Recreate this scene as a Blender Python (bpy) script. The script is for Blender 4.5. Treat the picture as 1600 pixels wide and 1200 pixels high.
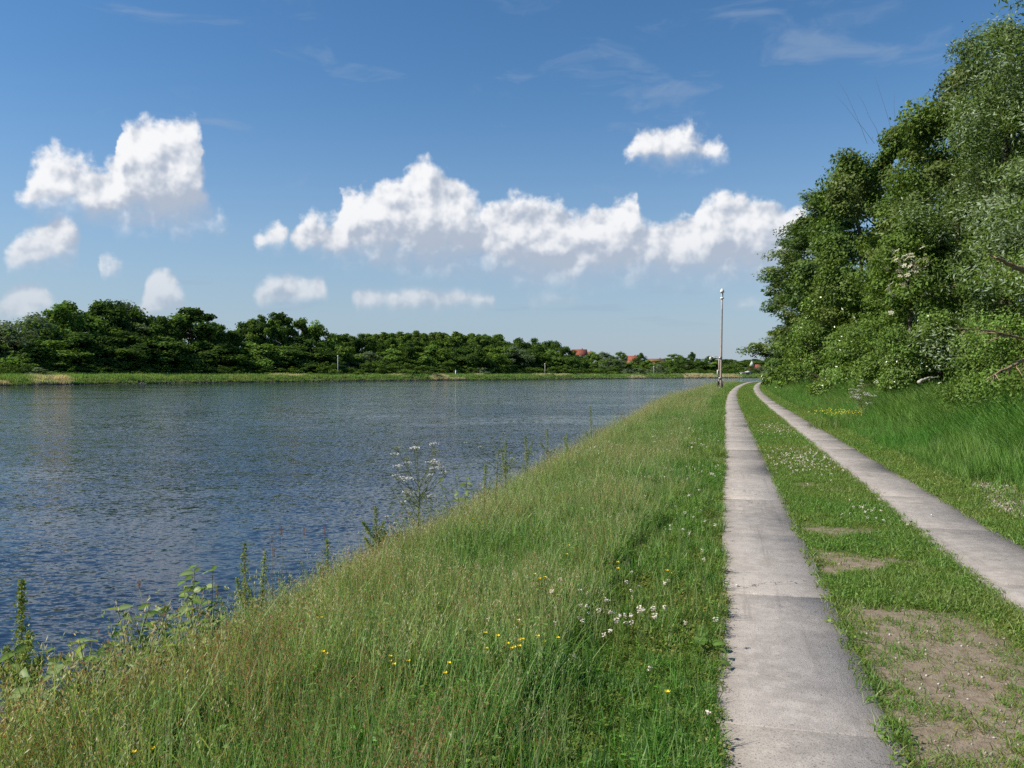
import bpy, math, random
import numpy as np

# ------------------------------------------------------------------ camera, sky, sun, exposure
for o in list(bpy.data.objects):
    bpy.data.objects.remove(o)
SC = bpy.context.scene
COL = SC.collection
FPX = 1290.0                    # focal length in photograph pixels (1600 wide)
HOR = 582.0                     # horizon row in the photograph
YAW = math.atan(333.0 / FPX)    # the track runs along +Y, the camera looks a little to its left
EYE = 1.75
cam = bpy.data.cameras.new('camera')
cam.sensor_width = 36.0
cam.lens = 36.0 * FPX / 1600.0
cam.clip_start = 0.05
cam.clip_end = 9000.0
camo = bpy.data.objects.new('camera', cam)
COL.objects.link(camo)
camo.location = (0, 0, EYE)
camo.rotation_euler = (math.radians(90) - math.atan((600 - HOR) / FPX), 0, YAW)
SC.camera = camo

SUN_EL = math.radians(43)
SUN_H = (-0.92, -0.39)         # horizontal direction towards the sun
SUN_AZ = math.atan2(SUN_H[0], SUN_H[1])
sun = bpy.data.lights.new('sun', 'SUN')
sun.energy = 4.9
sun.angle = math.radians(0.5)
sun.color = (1.0, 0.91, 0.78)
suno = bpy.data.objects.new('sun', sun)
COL.objects.link(suno)
suno.rotation_euler = (math.pi / 2 - SUN_EL, 0, math.atan2(SUN_H[1], SUN_H[0]) + math.pi / 2)

SC.view_settings.view_transform = 'Standard'
SC.view_settings.look = 'None'
SC.view_settings.gamma = 1.0
SC.view_settings.exposure = 0.32
SC.render.engine = 'CYCLES'
SC.cycles.use_denoising = False
SC.cycles.max_bounces = 4
SC.cycles.diffuse_bounces = 2
SC.cycles.glossy_bounces = 2
SC.cycles.transmission_bounces = 2
SC.cycles.transparent_max_bounces = 4
SC.cycles.use_adaptive_sampling = True
SC.cycles.adaptive_threshold = 0.01
SC.cycles.caustics_reflective = False
SC.cycles.caustics_refractive = False


class NT:
    """small helper to write node trees"""
    def __init__(self, tree):
        self.t = tree
        tree.nodes.clear()

    def n(self, kind, **kw):
        nd = self.t.nodes.new(kind)
        for k, v in kw.items():
            setattr(nd, k, v)
        return nd

    def put(self, sock, val):
        if isinstance(val, bpy.types.NodeSocket):
            self.t.links.new(val, sock)
        elif val is not None:
            sock.default_value = val

    def m(self, op, a, b=None, c=None, clamp=False):
        nd = self.n('ShaderNodeMath', operation=op)
        nd.use_clamp = clamp
        for s, v in zip(nd.inputs, (a, b, c)):
            self.put(s, v)
        return nd.outputs[0]

    def v(self, op, a, b=None, c=None, out=0):
        nd = self.n('ShaderNodeVectorMath', operation=op)
        for s, v in zip(nd.inputs, (a, b, c)):
            self.put(s, v)
        return nd.outputs[out]

    def noise(self, vec, scale, detail=4.0, rough=0.55, out=0, dim='3D'):
        nd = self.n('ShaderNodeTexNoise', noise_dimensions=dim)
        self.put(nd.inputs['Vector'], vec)
        nd.inputs['Scale'].default_value = scale
        nd.inputs['Detail'].default_value = detail
        nd.inputs['Roughness'].default_value = rough
        return nd.outputs[out]

    def step(self, x, a, b, lo=0.0, hi=1.0):
        nd = self.n('ShaderNodeMapRange', interpolation_type='SMOOTHSTEP')
        self.put(nd.inputs[0], x)
        for i, v in zip((1, 2, 3, 4), (a, b, lo, hi)):
            self.put(nd.inputs[i], v)
        return nd.outputs[0]

    def mix(self, f, a, b, mode='MIX'):
        nd = self.n('ShaderNodeMix', data_type='RGBA', blend_type=mode)
        self.put(nd.inputs[0], f)
        for s, v in ((nd.inputs[6], a), (nd.inputs[7], b)):
            if isinstance(v, (tuple, list)) and len(v) == 3:
                v = (*v, 1.0)
            self.put(s, v)
        return nd.outputs[2]

    def xyz(self, x, y, z):
        nd = self.n('ShaderNodeCombineXYZ')
        for s, v in zip(nd.inputs, (x, y, z)):
            self.put(s, v)
        return nd.outputs[0]

    def sep(self, v):
        nd = self.n('ShaderNodeSeparateXYZ')
        self.put(nd.inputs[0], v)
        return nd.outputs


def azel(px, py):
    """compass direction (from +Y towards +X) and height above the horizon of a point of the sky"""
    u = (px - 800) / FPX
    v = (HOR - py) / FPX
    return -YAW + math.atan(u), math.atan(v / math.sqrt(1 + u * u))


def build_world():
    w = bpy.data.worlds.new('World')
    SC.world = w
    w.use_nodes = True
    k = NT(w.node_tree)
    sky = k.n('ShaderNodeTexSky', sky_type='NISHITA')
    sky.sun_disc = False
    sky.sun_elevation = SUN_EL
    sky.sun_rotation = SUN_AZ
    sky.altitude = 0.0
    sky.air_density = 1.0
    sky.dust_density = 0.1
    sky.ozone_density = 3.0
    hs = k.n('ShaderNodeHueSaturation')
    hs.inputs['Saturation'].default_value = 1.22
    k.put(hs.inputs['Color'], sky.outputs[0])
    tc = k.n('ShaderNodeTexCoord')
    d = k.v('NORMALIZE', tc.outputs['Generated'])
    x, y, z = k.sep(d)
    az = k.m('ARCTAN2', x, y)
    el = k.m('ARCSINE', z)
    P = k.xyz(k.m('MULTIPLY', az, 10.0), k.m('MULTIPLY', el, 10.0), 0.0)

    # cumulus: outlines of cloud tops and bases round the compass (column, row of the photograph),
    # the layout comes round again every quarter turn
    per = PERIOD = math.radians(90)
    a0 = -YAW - math.radians(46)
    layers = [
        [((38, 292), (52, 270), (72, 250), (100, 246), (122, 268), (160, 280), (182, 262), (188, 218), (205, 205), (235, 201), (262, 208), (290, 204), (308, 214), (318, 236), (323, 270), (326, 310)),
         ((38, 298), (80, 330), (130, 344), (190, 354), (260, 362), (310, 360), (326, 352))],
        [((462, 372), (472, 352), (490, 346), (508, 356), (526, 352), (536, 322), (560, 306), (585, 308), (612, 296), (640, 276), (664, 256), (688, 278), (720, 292), (740, 316), (752, 338), (775, 324), (805, 318), (840, 330),
          (868, 326), (888, 342), (912, 344), (940, 334), (968, 330), (992, 322), (1004, 346), (1028, 362), (1060, 350), (1085, 346), (1092, 326), (1125, 316), (1155, 314), (1185, 322), (1215, 334), (1250, 340), (1290, 372)),
         ((462, 386), (500, 398), (545, 412), (600, 420), (680, 428), (760, 424), (830, 446), (880, 450), (940, 440), (1010, 440), (1100, 442), (1200, 440), (1290, 400))],
        [((980, 240), (992, 224), (1020, 212), (1052, 216), (1075, 212), (1092, 228), (1118, 232), (1130, 240)), ((980, 242), (1010, 250), (1060, 256), (1130, 244))],
        [((18, 396), (34, 372), (60, 360), (82, 352), (86, 336), (108, 330), (128, 340), (116, 366), (120, 385)), ((18, 404), (60, 414), (120, 410))],
        [((404, 368), (420, 362), (440, 354), (456, 366)), ((404, 376), (430, 384), (456, 376))],
        [((160, 413), (168, 408), (178, 407), (188, 413)), ((160, 415), (175, 420), (188, 416))],
        [((4, 470), (30, 452), (48, 442), (68, 446), (80, 466)), ((4, 488), (40, 494), (80, 484))],
        [((218, 486), (228, 452), (244, 428), (262, 428), (274, 440), (284, 452), (294, 478)), ((218, 494), (260, 496), (294, 488))],
        [((404, 456), (424, 442), (450, 438), (482, 440), (504, 442), (510, 452)), ((404, 462), (450, 468), (510, 462))],
        [((556, 462), (574, 454), (600, 460), (612, 461), (636, 456), (664, 448), (690, 456), (716, 450), (736, 456), (770, 466)), ((556, 470), (640, 476), (720, 474), (770, 470))],
        [((826, 460), (850, 453), (880, 452), (905, 461)), ((826, 464), (870, 468), (905, 464))],
        [((1138, 464), (1152, 456), (1170, 458), (1186, 465)), ((1138, 467), (1160, 471), (1186, 468))],
        [((272, 322), (300, 300), (318, 304), (334, 322), (350, 346)), ((272, 352), (310, 362), (350, 352))],
    ]
    bands = [(0, 1), (2, 3, 4, 5, 12), (6, 7, 8, 9, 10, 11)]

    def tpos(px, py):
        return (azel(px, py)[0] - a0) / per

    def epos(px, py):
        return azel(px, py)[1] * 2.0

    # thin high cirrus
    C = k.v('MULTIPLY', P, (0.55, 1.9, 1.0))
    Cw = k.v('ADD', C, k.v('MULTIPLY_ADD', k.noise(C, 1.1, 2, 0.5, out=1, dim='2D'), (0.9, 0.9, 0), (-.45, -.45, 0)))
    ci = k.step(k.noise(Cw, 0.85, 6, 0.6, dim='2D'), 0.53, 0.78)
    ci = k.m('MULTIPLY', ci, k.step(el, 0.10, 0.35, 0.25, 0.42))
    # a pale veil of distant stratus bands just above the horizon
    S = k.v('MULTIPLY', P, (0.5, 5.0, 1.0))
    st = k.step(k.noise(S, 0.9, 4, 0.55, dim='2D'), 0.40, 0.70)
    st = k.m('MULTIPLY', st, k.step(el, 0.21, 0.07, 0.0, 0.75))
    veil = k.m('MAXIMUM', ci, st)
    haze = k.m('POWER', k.step(el, 0.40, -0.06), 1.5)
    veil = k.m('MAXIMUM', veil, k.m('MULTIPLY', haze, 0.92))
    def clear_sky():
        b1 = k.n('ShaderNodeBackground')
        b1.inputs['Strength'].default_value = 0.097
        k.put(b1.inputs['Color'], hs.outputs[0])
        b2 = k.n('ShaderNodeBackground')
        b2.inputs['Color'].default_value = (0.265, 0.345, 0.455, 1)
        m1 = k.n('ShaderNodeMixShader')
        k.put(m1.inputs[0], veil); k.put(m1.inputs[1], b1.outputs[0]); k.put(m1.inputs[2], b2.outputs[0])
        return m1.outputs[0]

    def curve_node(band):
        """one curve for the cloud tops of a band, one for the bases"""
        nd = k.n('ShaderNodeRGBCurve')
        cm = nd.mapping
        cm.use_clip = False
        tops, bases = [], []
        for q in sorted(band, key=lambda v: layers[v][0][0][0]):
            tp, bs = layers[q]
            f = tpos(*tp[0]); g = tpos(*tp[-1])
            m0 = (epos(*tp[0]) + epos(*bs[0])) / 2; m1 = (epos(*tp[-1]) + epos(*bs[-1])) / 2
            tops += [(f - .012, m0 - .05)] + [(tpos(*p), epos(*p)) for p in tp] + [(g + .012, m1 - .05)]
            bases += [(f - .012, m0 + .05)] + [(tpos(*p), epos(*p)) for p in bs] + [(g + .012, m1 + .05)]
        for ci, pts in ((0, tops), (1, bases)):
            cv = cm.curves[ci]
            pts = sorted(pts)
            cv.points[0].location = (0.0, pts[0][1]); cv.points[1].location = (1.0, pts[-1][1])
            for x_, y_ in pts:
                cv.points.new(min(max(x_, .001), .999), y_)
            for p in cv.points:
                p.handle_type = 'VECTOR'
        cm.update()
        return nd

    wa = k.step(el, .06, .19, .35, 1.0)
    grow = k.m('MULTIPLY', wa, 0.09)

    def field(q):
        qx, qy, _ = k.sep(q)
        t = k.m('FRACT', k.m('DIVIDE', k.m('SUBTRACT', qx, a0 * 10), per * 10))
        c_ = k.xyz(t, t, 0.0)
        best = None
        for band in bands:
            nd = curve_node(band)
            k.put(nd.inputs['Color'], c_)
            tp, bs, _ = k.sep(nd.outputs[0])
            up = k.m('SUBTRACT', k.m('MULTIPLY_ADD', tp, 5.0, grow), qy)
            dn = k.m('MULTIPLY', k.m('SUBTRACT', qy, k.m('MULTIPLY_ADD', bs, 5.0, -0.10)), 0.85)
            f = k.m('SMOOTH_MIN', up, dn, 0.30)
            best = f if best is None else k.m('MAXIMUM', best, f)
        return best

    wn = k.noise(P, 2.2, 4, 0.55, out=1, dim='2D')
    warp = k.v('SCALE', k.v('MULTIPLY_ADD', wn, (0.28, 0.20, 0.0), (-0.14, -0.10, 0.0)))
    k.put(warp.node.inputs['Scale'], wa)
    Q = k.v('ADD', P, warp)
    f0 = field(Q)
    f1 = field(k.v('ADD', Q, (-0.09, 0.16, 0.0)))
    fb = k.noise(P, 4.0, 6, 0.54, dim='2D')
    fl = k.noise(P, 14.0, 4, 0.6, dim='2D')

    def billow(q):
        # cauliflower heads: rounded cells at two sizes
        b = None
        for sc, am in ((3.4, .42), (8.5, .24)):
            vo = k.n('ShaderNodeTexVoronoi', feature='F1', voronoi_dimensions='2D')
            k.put(vo.inputs['Vector'], q)
            vo.inputs['Scale'].default_value = sc
            t = k.m('MULTIPLY', k.m('SUBTRACT', .42, vo.outputs['Distance']), am * 2)
            b = t if b is None else k.m('ADD', b, t)
        return b
    bw = k.v('ADD', P, k.v('MULTIPLY_ADD', k.noise(P, 5.0, 3, .55, out=1, dim='2D'), (.20, .20, 0), (-.10, -.10, 0)))
    bl = billow(bw)
    bl2 = billow(k.v('ADD', bw, (-0.04, 0.06, 0)))
    fs = k.noise(P, 2.6, 3, 0.5, dim='2D')
    fs2 = k.noise(k.v('ADD', P, (-0.07, 0.10, 0)), 2.6, 3, 0.5, dim='2D')
    rough = k.m('ADD', k.m('MULTIPLY', k.m('SUBTRACT', fb, 0.5), 0.26), k.m('MULTIPLY', k.m('SUBTRACT', fl, 0.5), 0.07))
    rough = k.m('MULTIPLY', k.m('ADD', rough, k.m('MULTIPLY', bl, 0.12)), wa)
    dens = k.m('ADD', f0, rough)
    df = k.m('SUBTRACT', f0, f1)
    # sunlit tops end crisply, bases dissolve
    soft = k.m('MULTIPLY', k.step(df, -0.12, 0.12, 0.46, 0.10), k.step(el, .06, .2, .7, 1.0))
    nd = k.n('ShaderNodeMapRange', interpolation_type='SMOOTHSTEP')
    k.put(nd.inputs[0], dens); nd.inputs[1].default_value = -0.07; k.put(nd.inputs[2], soft)
    alpha = k.m('MULTIPLY', nd.outputs[0], k.step(el, 0.05, 0.17, 0.62, 0.97))
    rel = k.m('ADD', k.m('MULTIPLY', k.m('SUBTRACT', fs, fs2), 1.5), k.m('MULTIPLY', k.m('SUBTRACT', bl, bl2), 0.27))
    tot = k.m('ADD', k.m('ADD', k.m('MULTIPLY', df, 1.45), rel), k.m('MULTIPLY', k.m('SUBTRACT', .16, f0), .35))
    low = k.step(el, 0.03, 0.22)
    bright = k.mix(low, (0.58, 0.60, 0.64), (0.77, 0.77, 0.78))
    ccol = k.mix(k.step(tot, -0.28, 0.44), (0.36, 0.41, 0.495), bright)  # sunward light and grey underside shade painted into the cloud colour
    b1 = k.n('ShaderNodeBackground')
    b1.inputs['Strength'].default_value = 0.097
    k.put(b1.inputs['Color'], hs.outputs[0])
    b2 = k.n('ShaderNodeBackground')
    b2.inputs['Color'].default_value = (0.265, 0.345, 0.455, 1)
    m1 = k.n('ShaderNodeMixShader')
    k.put(m1.inputs[0], veil); k.put(m1.inputs[1], b1.outputs[0]); k.put(m1.inputs[2], b2.outputs[0])
    b3 = k.n('ShaderNodeBackground')
    k.put(b3.inputs['Color'], ccol)
    m2 = k.n('ShaderNodeMixShader')
    k.put(m2.inputs[0], alpha); k.put(m2.inputs[1], m1.outputs[0]); k.put(m2.inputs[2], b3.outputs[0])
    out = k.n('ShaderNodeOutputWorld')
    k.put(out.inputs[0], m2.outputs[0])
    w.cycles.sampling_method = 'MANUAL'
    w.cycles.sample_map_resolution = 512


build_world()

# ------------------------------------------------------------------ helpers
rng = np.random.default_rng(11)
PI = math.pi


def nrm(a):
    return a / np.maximum(np.linalg.norm(a, axis=-1, keepdims=True), 1e-9)


def make_mesh(name, V, quads=None, tris=None, col=None, mats=(), mi=None, smooth=False, attrs=None):
    V = np.asarray(V, np.float32).reshape(-1, 3)
    q = np.zeros((0, 4), np.int32) if quads is None or len(quads) == 0 else np.asarray(quads, np.int32)
    t = np.zeros((0, 3), np.int32) if tris is None or len(tris) == 0 else np.asarray(tris, np.int32)
    me = bpy.data.meshes.new(name)
    me.vertices.add(len(V))
    me.vertices.foreach_set('co', V.ravel())
    nl = q.size + t.size
    if nl:
        me.loops.add(nl)
        me.loops.foreach_set('vertex_index', np.concatenate([q.ravel(), t.ravel()]))
        me.polygons.add(len(q) + len(t))
        st = np.concatenate([np.arange(len(q)) * 4, q.size + np.arange(len(t)) * 3]).astype(np.int32)
        me.polygons.foreach_set('loop_start', st)
        if mi is not None:
            me.polygons.foreach_set('material_index', np.asarray(mi, np.int32))
        if smooth:
            me.polygons.foreach_set('use_smooth', np.ones(len(q) + len(t), bool))
    if col is not None:
        c = np.ones((len(V), 4), np.float32)
        c[:, :3] = col
        a = me.attributes.new('Col', 'FLOAT_COLOR', 'POINT')
        a.data.foreach_set('color', c.ravel())
    for k, (typ, data) in (attrs or {}).items():
        a = me.attributes.new(k, typ, 'POINT')
        a.data.foreach_set('vector' if typ == 'FLOAT_VECTOR' else 'value', np.ascontiguousarray(data).ravel())
    for m in mats:
        me.materials.append(m)
    me.update(calc_edges=True)
    return me


class MB:
    """collects pieces of ONE mesh"""
    def __init__(self):
        self.V, self.Q, self.T, self.C, self.n = [], [], [], [], 0

    def add(self, V, quads=None, tris=None, col=(1, 1, 1)):
        V = np.asarray(V, float).reshape(-1, 3)
        if quads is not None and len(quads):
            self.Q.append(np.asarray(quads, int) + self.n)
        if tris is not None and len(tris):
            self.T.append(np.asarray(tris, int) + self.n)
        self.V.append(V)
        c = np.asarray(col, float)
        self.C.append(np.broadcast_to(c, (len(V), 3)))
        self.n += len(V)
        return self

    def arr(self):
        return (np.concatenate(self.V), np.concatenate(self.Q) if self.Q else None,
                np.concatenate(self.T) if self.T else None, np.concatenate(self.C))

    def mesh(self, name, mats, smooth=False):
        V, Q, T, C = self.arr()
        return make_mesh(name, V, Q, T, C, mats, smooth=smooth)

    def box(self, c, s, col=(1, 1, 1), rz=0.0, taper=1.0):
        x, y, z = s[0] / 2, s[1] / 2, s[2] / 2
        v = np.array([(-x, -y, -z), (x, -y, -z), (x, y, -z), (-x, y, -z),
                      (-x * taper, -y * taper, z), (x * taper, -y * taper, z), (x * taper, y * taper, z), (-x * taper, y * taper, z)])
        if rz:
            cs, sn = math.cos(rz), math.sin(rz)
            v = np.stack([v[:, 0] * cs - v[:, 1] * sn, v[:, 0] * sn + v[:, 1] * cs, v[:, 2]], 1)
        return self.add(v + np.asarray(c), [(0, 3, 2, 1), (4, 5, 6, 7), (0, 1, 5, 4), (1, 2, 6, 5), (2, 3, 7, 6), (3, 0, 4, 7)], None, col)

    def tube(self, pts, rad, sides=6, col=(1, 1, 1), cap=True):
        pts = np.asarray(pts, float)
        rad = np.broadcast_to(np.asarray(rad, float), (len(pts),))
        tan = nrm(np.gradient(pts, axis=0))
        ref = np.array([0.31, 0.95, 0.0]) if abs(tan[0, 2]) > 0.8 else np.array([0, 0, 1.0])
        a = nrm(np.cross(tan, ref)); b = np.cross(tan, a)
        an = np.arange(sides) / sides * 2 * PI
        V = pts[:, None] + rad[:, None, None] * (a[:, None] * np.cos(an)[None, :, None] + b[:, None] * np.sin(an)[None, :, None])
        n = len(pts)
        i = np.arange(n - 1)[:, None] * sides; j = np.arange(sides)[None]
        jn = (j + 1) % sides
        Q = np.stack([i + j, i + jn, i + sides + jn, i + sides + j], -1).reshape(-1, 4)
        V = V.reshape(-1, 3)
        T = None
        if cap:
            V = np.concatenate([V, pts[:1], pts[-1:]])
            T = [(n * sides, (k + 1) % sides, k) for k in range(sides)] + \
                [(n * sides + 1, (n - 1) * sides + k, (n - 1) * sides + (k + 1) % sides) for k in range(sides)]
        return self.add(V, Q, T, col)

    def lathe(self, c, prof, sides=10, col=(1, 1, 1)):
        pts = [(c[0], c[1], c[2] + z) for r, z in prof]
        an = np.arange(sides) / sides * 2 * PI
        V = np.array([[(c[0] + r * math.cos(a), c[1] + r * math.sin(a), c[2] + z) for a in an] for r, z in prof]).reshape(-1, 3)
        n = len(prof)
        i = np.arange(n - 1)[:, None] * sides; j = np.arange(sides)[None]; jn = (j + 1) % sides
        Q = np.stack([i + j, i + jn, i + sides + jn, i + sides + j], -1).reshape(-1, 4)
        return self.add(V, Q, None, col)

    def leaves(self, C, N, L, W, col, pref=None, fold=0.0):
        """flat pointed leaves: centre, normal, length, width"""
        n = len(C)
        t = rng.normal(size=(n, 3)) if pref is None else pref + rng.normal(size=(n, 3)) * 0.55
        t = nrm(t - (t * N).sum(1, keepdims=True) * N)
        b = np.cross(N, t)
        L = np.broadcast_to(L, (n,))[:, None]; W = np.broadcast_to(W, (n,))[:, None]
        V = np.stack([C - t * L / 2, C + b * W / 2 + N * fold * W, C + t * L / 2, C - b * W / 2 + N * fold * W], 1).reshape(-1, 3)
        Q = np.arange(n * 4).reshape(-1, 4)
        c = np.repeat(np.broadcast_to(col, (n, 3)), 4, 0)
        return self.add(V, Q, None, c)


def link(name, mesh, parent=None, loc=(0, 0, 0)):
    o = bpy.data.objects.new(name, mesh)
    COL.objects.link(o)
    o.location = loc
    if parent is not None:
        o.parent = parent
    return o


def tag(o, label, cat, group=None):
    o['label'] = label
    o['category'] = cat
    if group:
        o['group'] = group
    return o


def thing(name, label, cat, loc=(0, 0, 0), rz=0.0, group=None, scale=(1, 1, 1)):
    o = bpy.data.objects.new(name, None)
    COL.objects.link(o)
    o.empty_display_size = 0.2
    o.location = loc
    o.rotation_euler = (0, 0, rz)
    o.scale = scale
    return tag(o, label, cat, group)


def structure(o):
    o['kind'] = 'structure'
    return o


def stuff(o, label, cat):
    o['kind'] = 'stuff'
    return tag(o, label, cat)


def vnoise(x, y, s=0):
    xi = np.floor(x).astype(np.int64); yi = np.floor(y).astype(np.int64)
    fx = x - xi; fy = y - yi
    fx = fx * fx * (3 - 2 * fx); fy = fy * fy * (3 - 2 * fy)

    def h(a, b):
        v = (a * 374761393 + b * 668265263 + s * 1442695041) & 0xffffffff
        v = ((v ^ (v >> 13)) * 1274126177) & 0xffffffff
        return ((v ^ (v >> 16)) & 0xffff) / 65535.0
    return (h(xi, yi) * (1 - fx) + h(xi + 1, yi) * fx) * (1 - fy) + (h(xi, yi + 1) * (1 - fx) + h(xi + 1, yi + 1) * fx) * fy


def fbm(x, y, s=0, o=3):
    r, a, t = 0, 0.5, 0
    for i in range(o):
        r = r + a * vnoise(x * 2 ** i, y * 2 ** i, s + i * 17); t += a; a *= .5
    return r / t


def sstep(x, a, b):
    t = np.clip((x - a) / (b - a), 0, 1)
    return t * t * (3 - 2 * t)


# ------------------------------------------------------------------ the lie of the land
WATER = -1.5
S1 = (-0.03, 0.80)      # left concrete strip
S2 = (2.03, 2.88)       # right concrete strip


def shift(y):
    y = np.asarray(y, float)
    return 0.00032 * np.maximum(0, y - 42) ** 2 + 0.0030 * np.maximum(0, y - 150) ** 2


PROF = np.array([(-4000, -6), (-30, -6), (-9, -3.4), (-6.2, -2.2), (-5.2, -1.62), (-4.4, -1.05), (-3.6, -0.58), (-2.7, -0.27), (-1.4, -0.08),
                 (-0.4, -0.01), (-0.04, 0.0), (2.9, 0.0), (3.6, 0.03), (4.6, 0.14), (6, 0.40), (8, 0.62), (12, 0.85), (60, 2.0), (4000, 6.0)])

_far = [(-178, -3000), (-176, -300), (-174, 60), (-170, 163), (-150, 250), (-93, 354), (-25, 470), (40, 545), (160, 640), (420, 770), (3500, 1500)]
for _ in range(2):
    p = [_far[0]]
    for a, b in zip(_far[:-1], _far[1:]):
        p += [(a[0] * .75 + b[0] * .25, a[1] * .75 + b[1] * .25), (a[0] * .25 + b[0] * .75, a[1] * .25 + b[1] * .75)]
    _far = p + [_far[-1]]
FAR = np.array(_far)


def far_dist(x, y):
    """signed distance behind the far shoreline (positive on the far land)"""
    x = np.asarray(x, float); y = np.asarray(y, float)
    best = np.full(x.shape, 1e9); sg = np.zeros(x.shape)
    for a, b in zip(FAR[:-1], FAR[1:]):
        d = b - a; L2 = d @ d
        t = np.clip(((x - a[0]) * d[0] + (y - a[1]) * d[1]) / L2, 0, 1)
        ex = x - (a[0] + t * d[0]); ey = y - (a[1] + t * d[1])
        ds = np.hypot(ex, ey)
        s = d[0] * ey - d[1] * ex
        m = ds < best
        best = np.where(m, ds, best); sg = np.where(m, s, sg)
    return np.where(sg > 0, best, -best)


FPROF = np.array([(-4000, -6), (-30, -6), (-6, -3), (0, -1.6), (0.8, -1.25), (2.2, -0.6), (4, 0.0), (9, 0.35), (14, 0.6), (30, 1.4), (90, 7.5), (200, 10), (4000, 14)])


def ground_z(x, y, cut=True):
    x = np.asarray(x, float); y = np.asarray(y, float)
    X = x - shift(y)
    zn = np.interp(X, PROF[:, 0], PROF[:, 1])
    amp = np.clip(np.abs(X - 1.4) - 1.6, 0, 2) * 0.05
    zn = zn + (fbm(x * .7, y * .7, 3) - .5) * amp * 2
    if cut:
        for a, b in (S1, S2):
            zn = np.where((X > a + .10) & (X < b - .10) & (y < 230), zn - 0.06, zn)
    if np.all((y < 110) & (x > -90)):
        return zn
    d = far_dist(x, y)
    zf = np.interp(d, FPROF[:, 0], FPROF[:, 1])
    zf = zf + np.where(d > 0, (fbm(x * .15, y * .15, 9) - .5) * .7 * np.clip(d / 6, 0, 1), 0)
    return np.maximum(zn, zf)


def gz(x, y):
    return float(ground_z(np.array([x]), np.array([y]), False)[0])


def ray(px, D):
    """ground position seen in photograph column px at depth D"""
    u = (px - 800) / FPX
    return D * (-math.sin(YAW) + u * math.cos(YAW)), D * (math.cos(YAW) + u * math.sin(YAW))


def zrow(py, D):
    return EYE + (HOR - py) / FPX * D


def shore_depth(px):
    Ds = np.arange(60, 1500, 1.0)
    u = (px - 800) / FPX
    d = far_dist(Ds * (-math.sin(YAW) + u * math.cos(YAW)), Ds * (math.cos(YAW) + u * math.sin(YAW)))
    i = np.where(d > 0)[0]
    return float(Ds[i[0]]) if len(i) else 900.0


def dirt_at(X, y):
    """bare soil on the strip between the concrete tracks"""
    n = fbm(X * 2.6, y * 1.7, 21, 4)
    c = np.exp(-((X - 1.32) / .52) ** 4)
    a = np.zeros_like(X) + 0.0
    a = a + sstep(y, 1.5, 2.5) * (1 - sstep(y, 5.9, 7.0))
    for yc, w, s in ((8.1, .5, .95), (9.6, .3, .6), (13.4, .9, .35), (19, 1.0, .3)):
        a = a + s * np.exp(-((y - yc) / w) ** 2)
    edge = 0.30 * np.exp(-((X - .86) / .10) ** 2) * (1 - sstep(y, 9, 14))
    return np.clip(sstep(n + a * .62, .66, .92) * c + edge, 0, 1) * ((X > S1[1]) & (X < S2[0]))


# ------------------------------------------------------------------ materials
def material(name):
    m = bpy.data.materials.new(name)
    m.use_nodes = True
    return m, NT(m.node_tree)


def finish(k, sh):
    out = k.n('ShaderNodeOutputMaterial')
    k.put(out.inputs[0], sh)


def plain(name, col, rough=0.7, metal=0.0, var=0.25, scale=6.0, bump=0.0, spec=0.4):
    m, k = material(name)
    g = k.n('ShaderNodeTexCoord').outputs['Object']
    n = k.noise(g, scale, 5, .6)
    f = k.m('MULTIPLY_ADD', k.m('SUBTRACT', n, .5), var * 2, 1.0)
    c = k.v('SCALE', tuple(col)); k.put(c.node.inputs['Scale'], f)
    p = k.n('ShaderNodeBsdfPrincipled')
    k.put(p.inputs['Base Color'], c)
    p.inputs['Roughness'].default_value = rough
    p.inputs['Metallic'].default_value = metal
    p.inputs['Specular IOR Level'].default_value = spec
    if bump:
        b = k.n('ShaderNodeBump'); b.inputs['Strength'].default_value = bump; b.inputs['Distance'].default_value = .02
        k.put(b.inputs['Height'], n); k.put(p.inputs['Normal'], b.outputs[0])
    finish(k, p.outputs[0])
    return m


def leafy(name, gain=1.0, trans=0.35, gloss=0.06, rnd=0.25, rough=0.45, tint=False):
    """foliage: colour from the mesh, a little light through the leaf, faint sheen"""
    m, k = material(name)
    a = k.n('ShaderNodeAttribute', attribute_name='Col')
    oi = k.n('ShaderNodeObjectInfo')
    f = k.m('MULTIPLY_ADD', k.m('SUBTRACT', oi.outputs['Random'], .5), rnd * 2, gain)
    c = k.v('SCALE', a.outputs['Color']); k.put(c.node.inputs['Scale'], f)
    if tint:
        # patches of fresher and of drier growth, one value for every tuft
        tn = k.n('ShaderNodeAttribute', attribute_name='tnt', attribute_type='INSTANCER').outputs['Fac']
        c = k.v('MULTIPLY', c, k.mix(tn, (.74, 1.0, .80), (1.12, 1.06, 1.10)))
    d = k.n('ShaderNodeBsdfDiffuse'); k.put(d.inputs[0], c)
    t = k.n('ShaderNodeBsdfTranslucent')
    k.put(t.inputs[0], k.v('MULTIPLY', c, (1.25, 1.2, 0.55)))
    mx = k.n('ShaderNodeMixShader'); mx.inputs[0].default_value = trans
    k.put(mx.inputs[1], d.outputs[0]); k.put(mx.inputs[2], t.outputs[0])
    g = k.n('ShaderNodeBsdfGlossy'); g.inputs['Roughness'].default_value = rough
    m2 = k.n('ShaderNodeMixShader'); m2.inputs[0].default_value = gloss
    k.put(m2.inputs[1], mx.outputs[0]); k.put(m2.inputs[2], g.outputs[0])
    finish(k, m2.outputs[0])
    return m


M_LEAF = leafy('leaf', 1.85, .30, .012, .10)
M_FAR = leafy('far_leaf', 2.3, .35, .0, .22)
M_GRASS = leafy('grass_blade', 1.7, .38, .015, .36, tint=True)
M_PLANT = leafy('plant_leaf', 1.15, .38, .02, .12)


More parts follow.
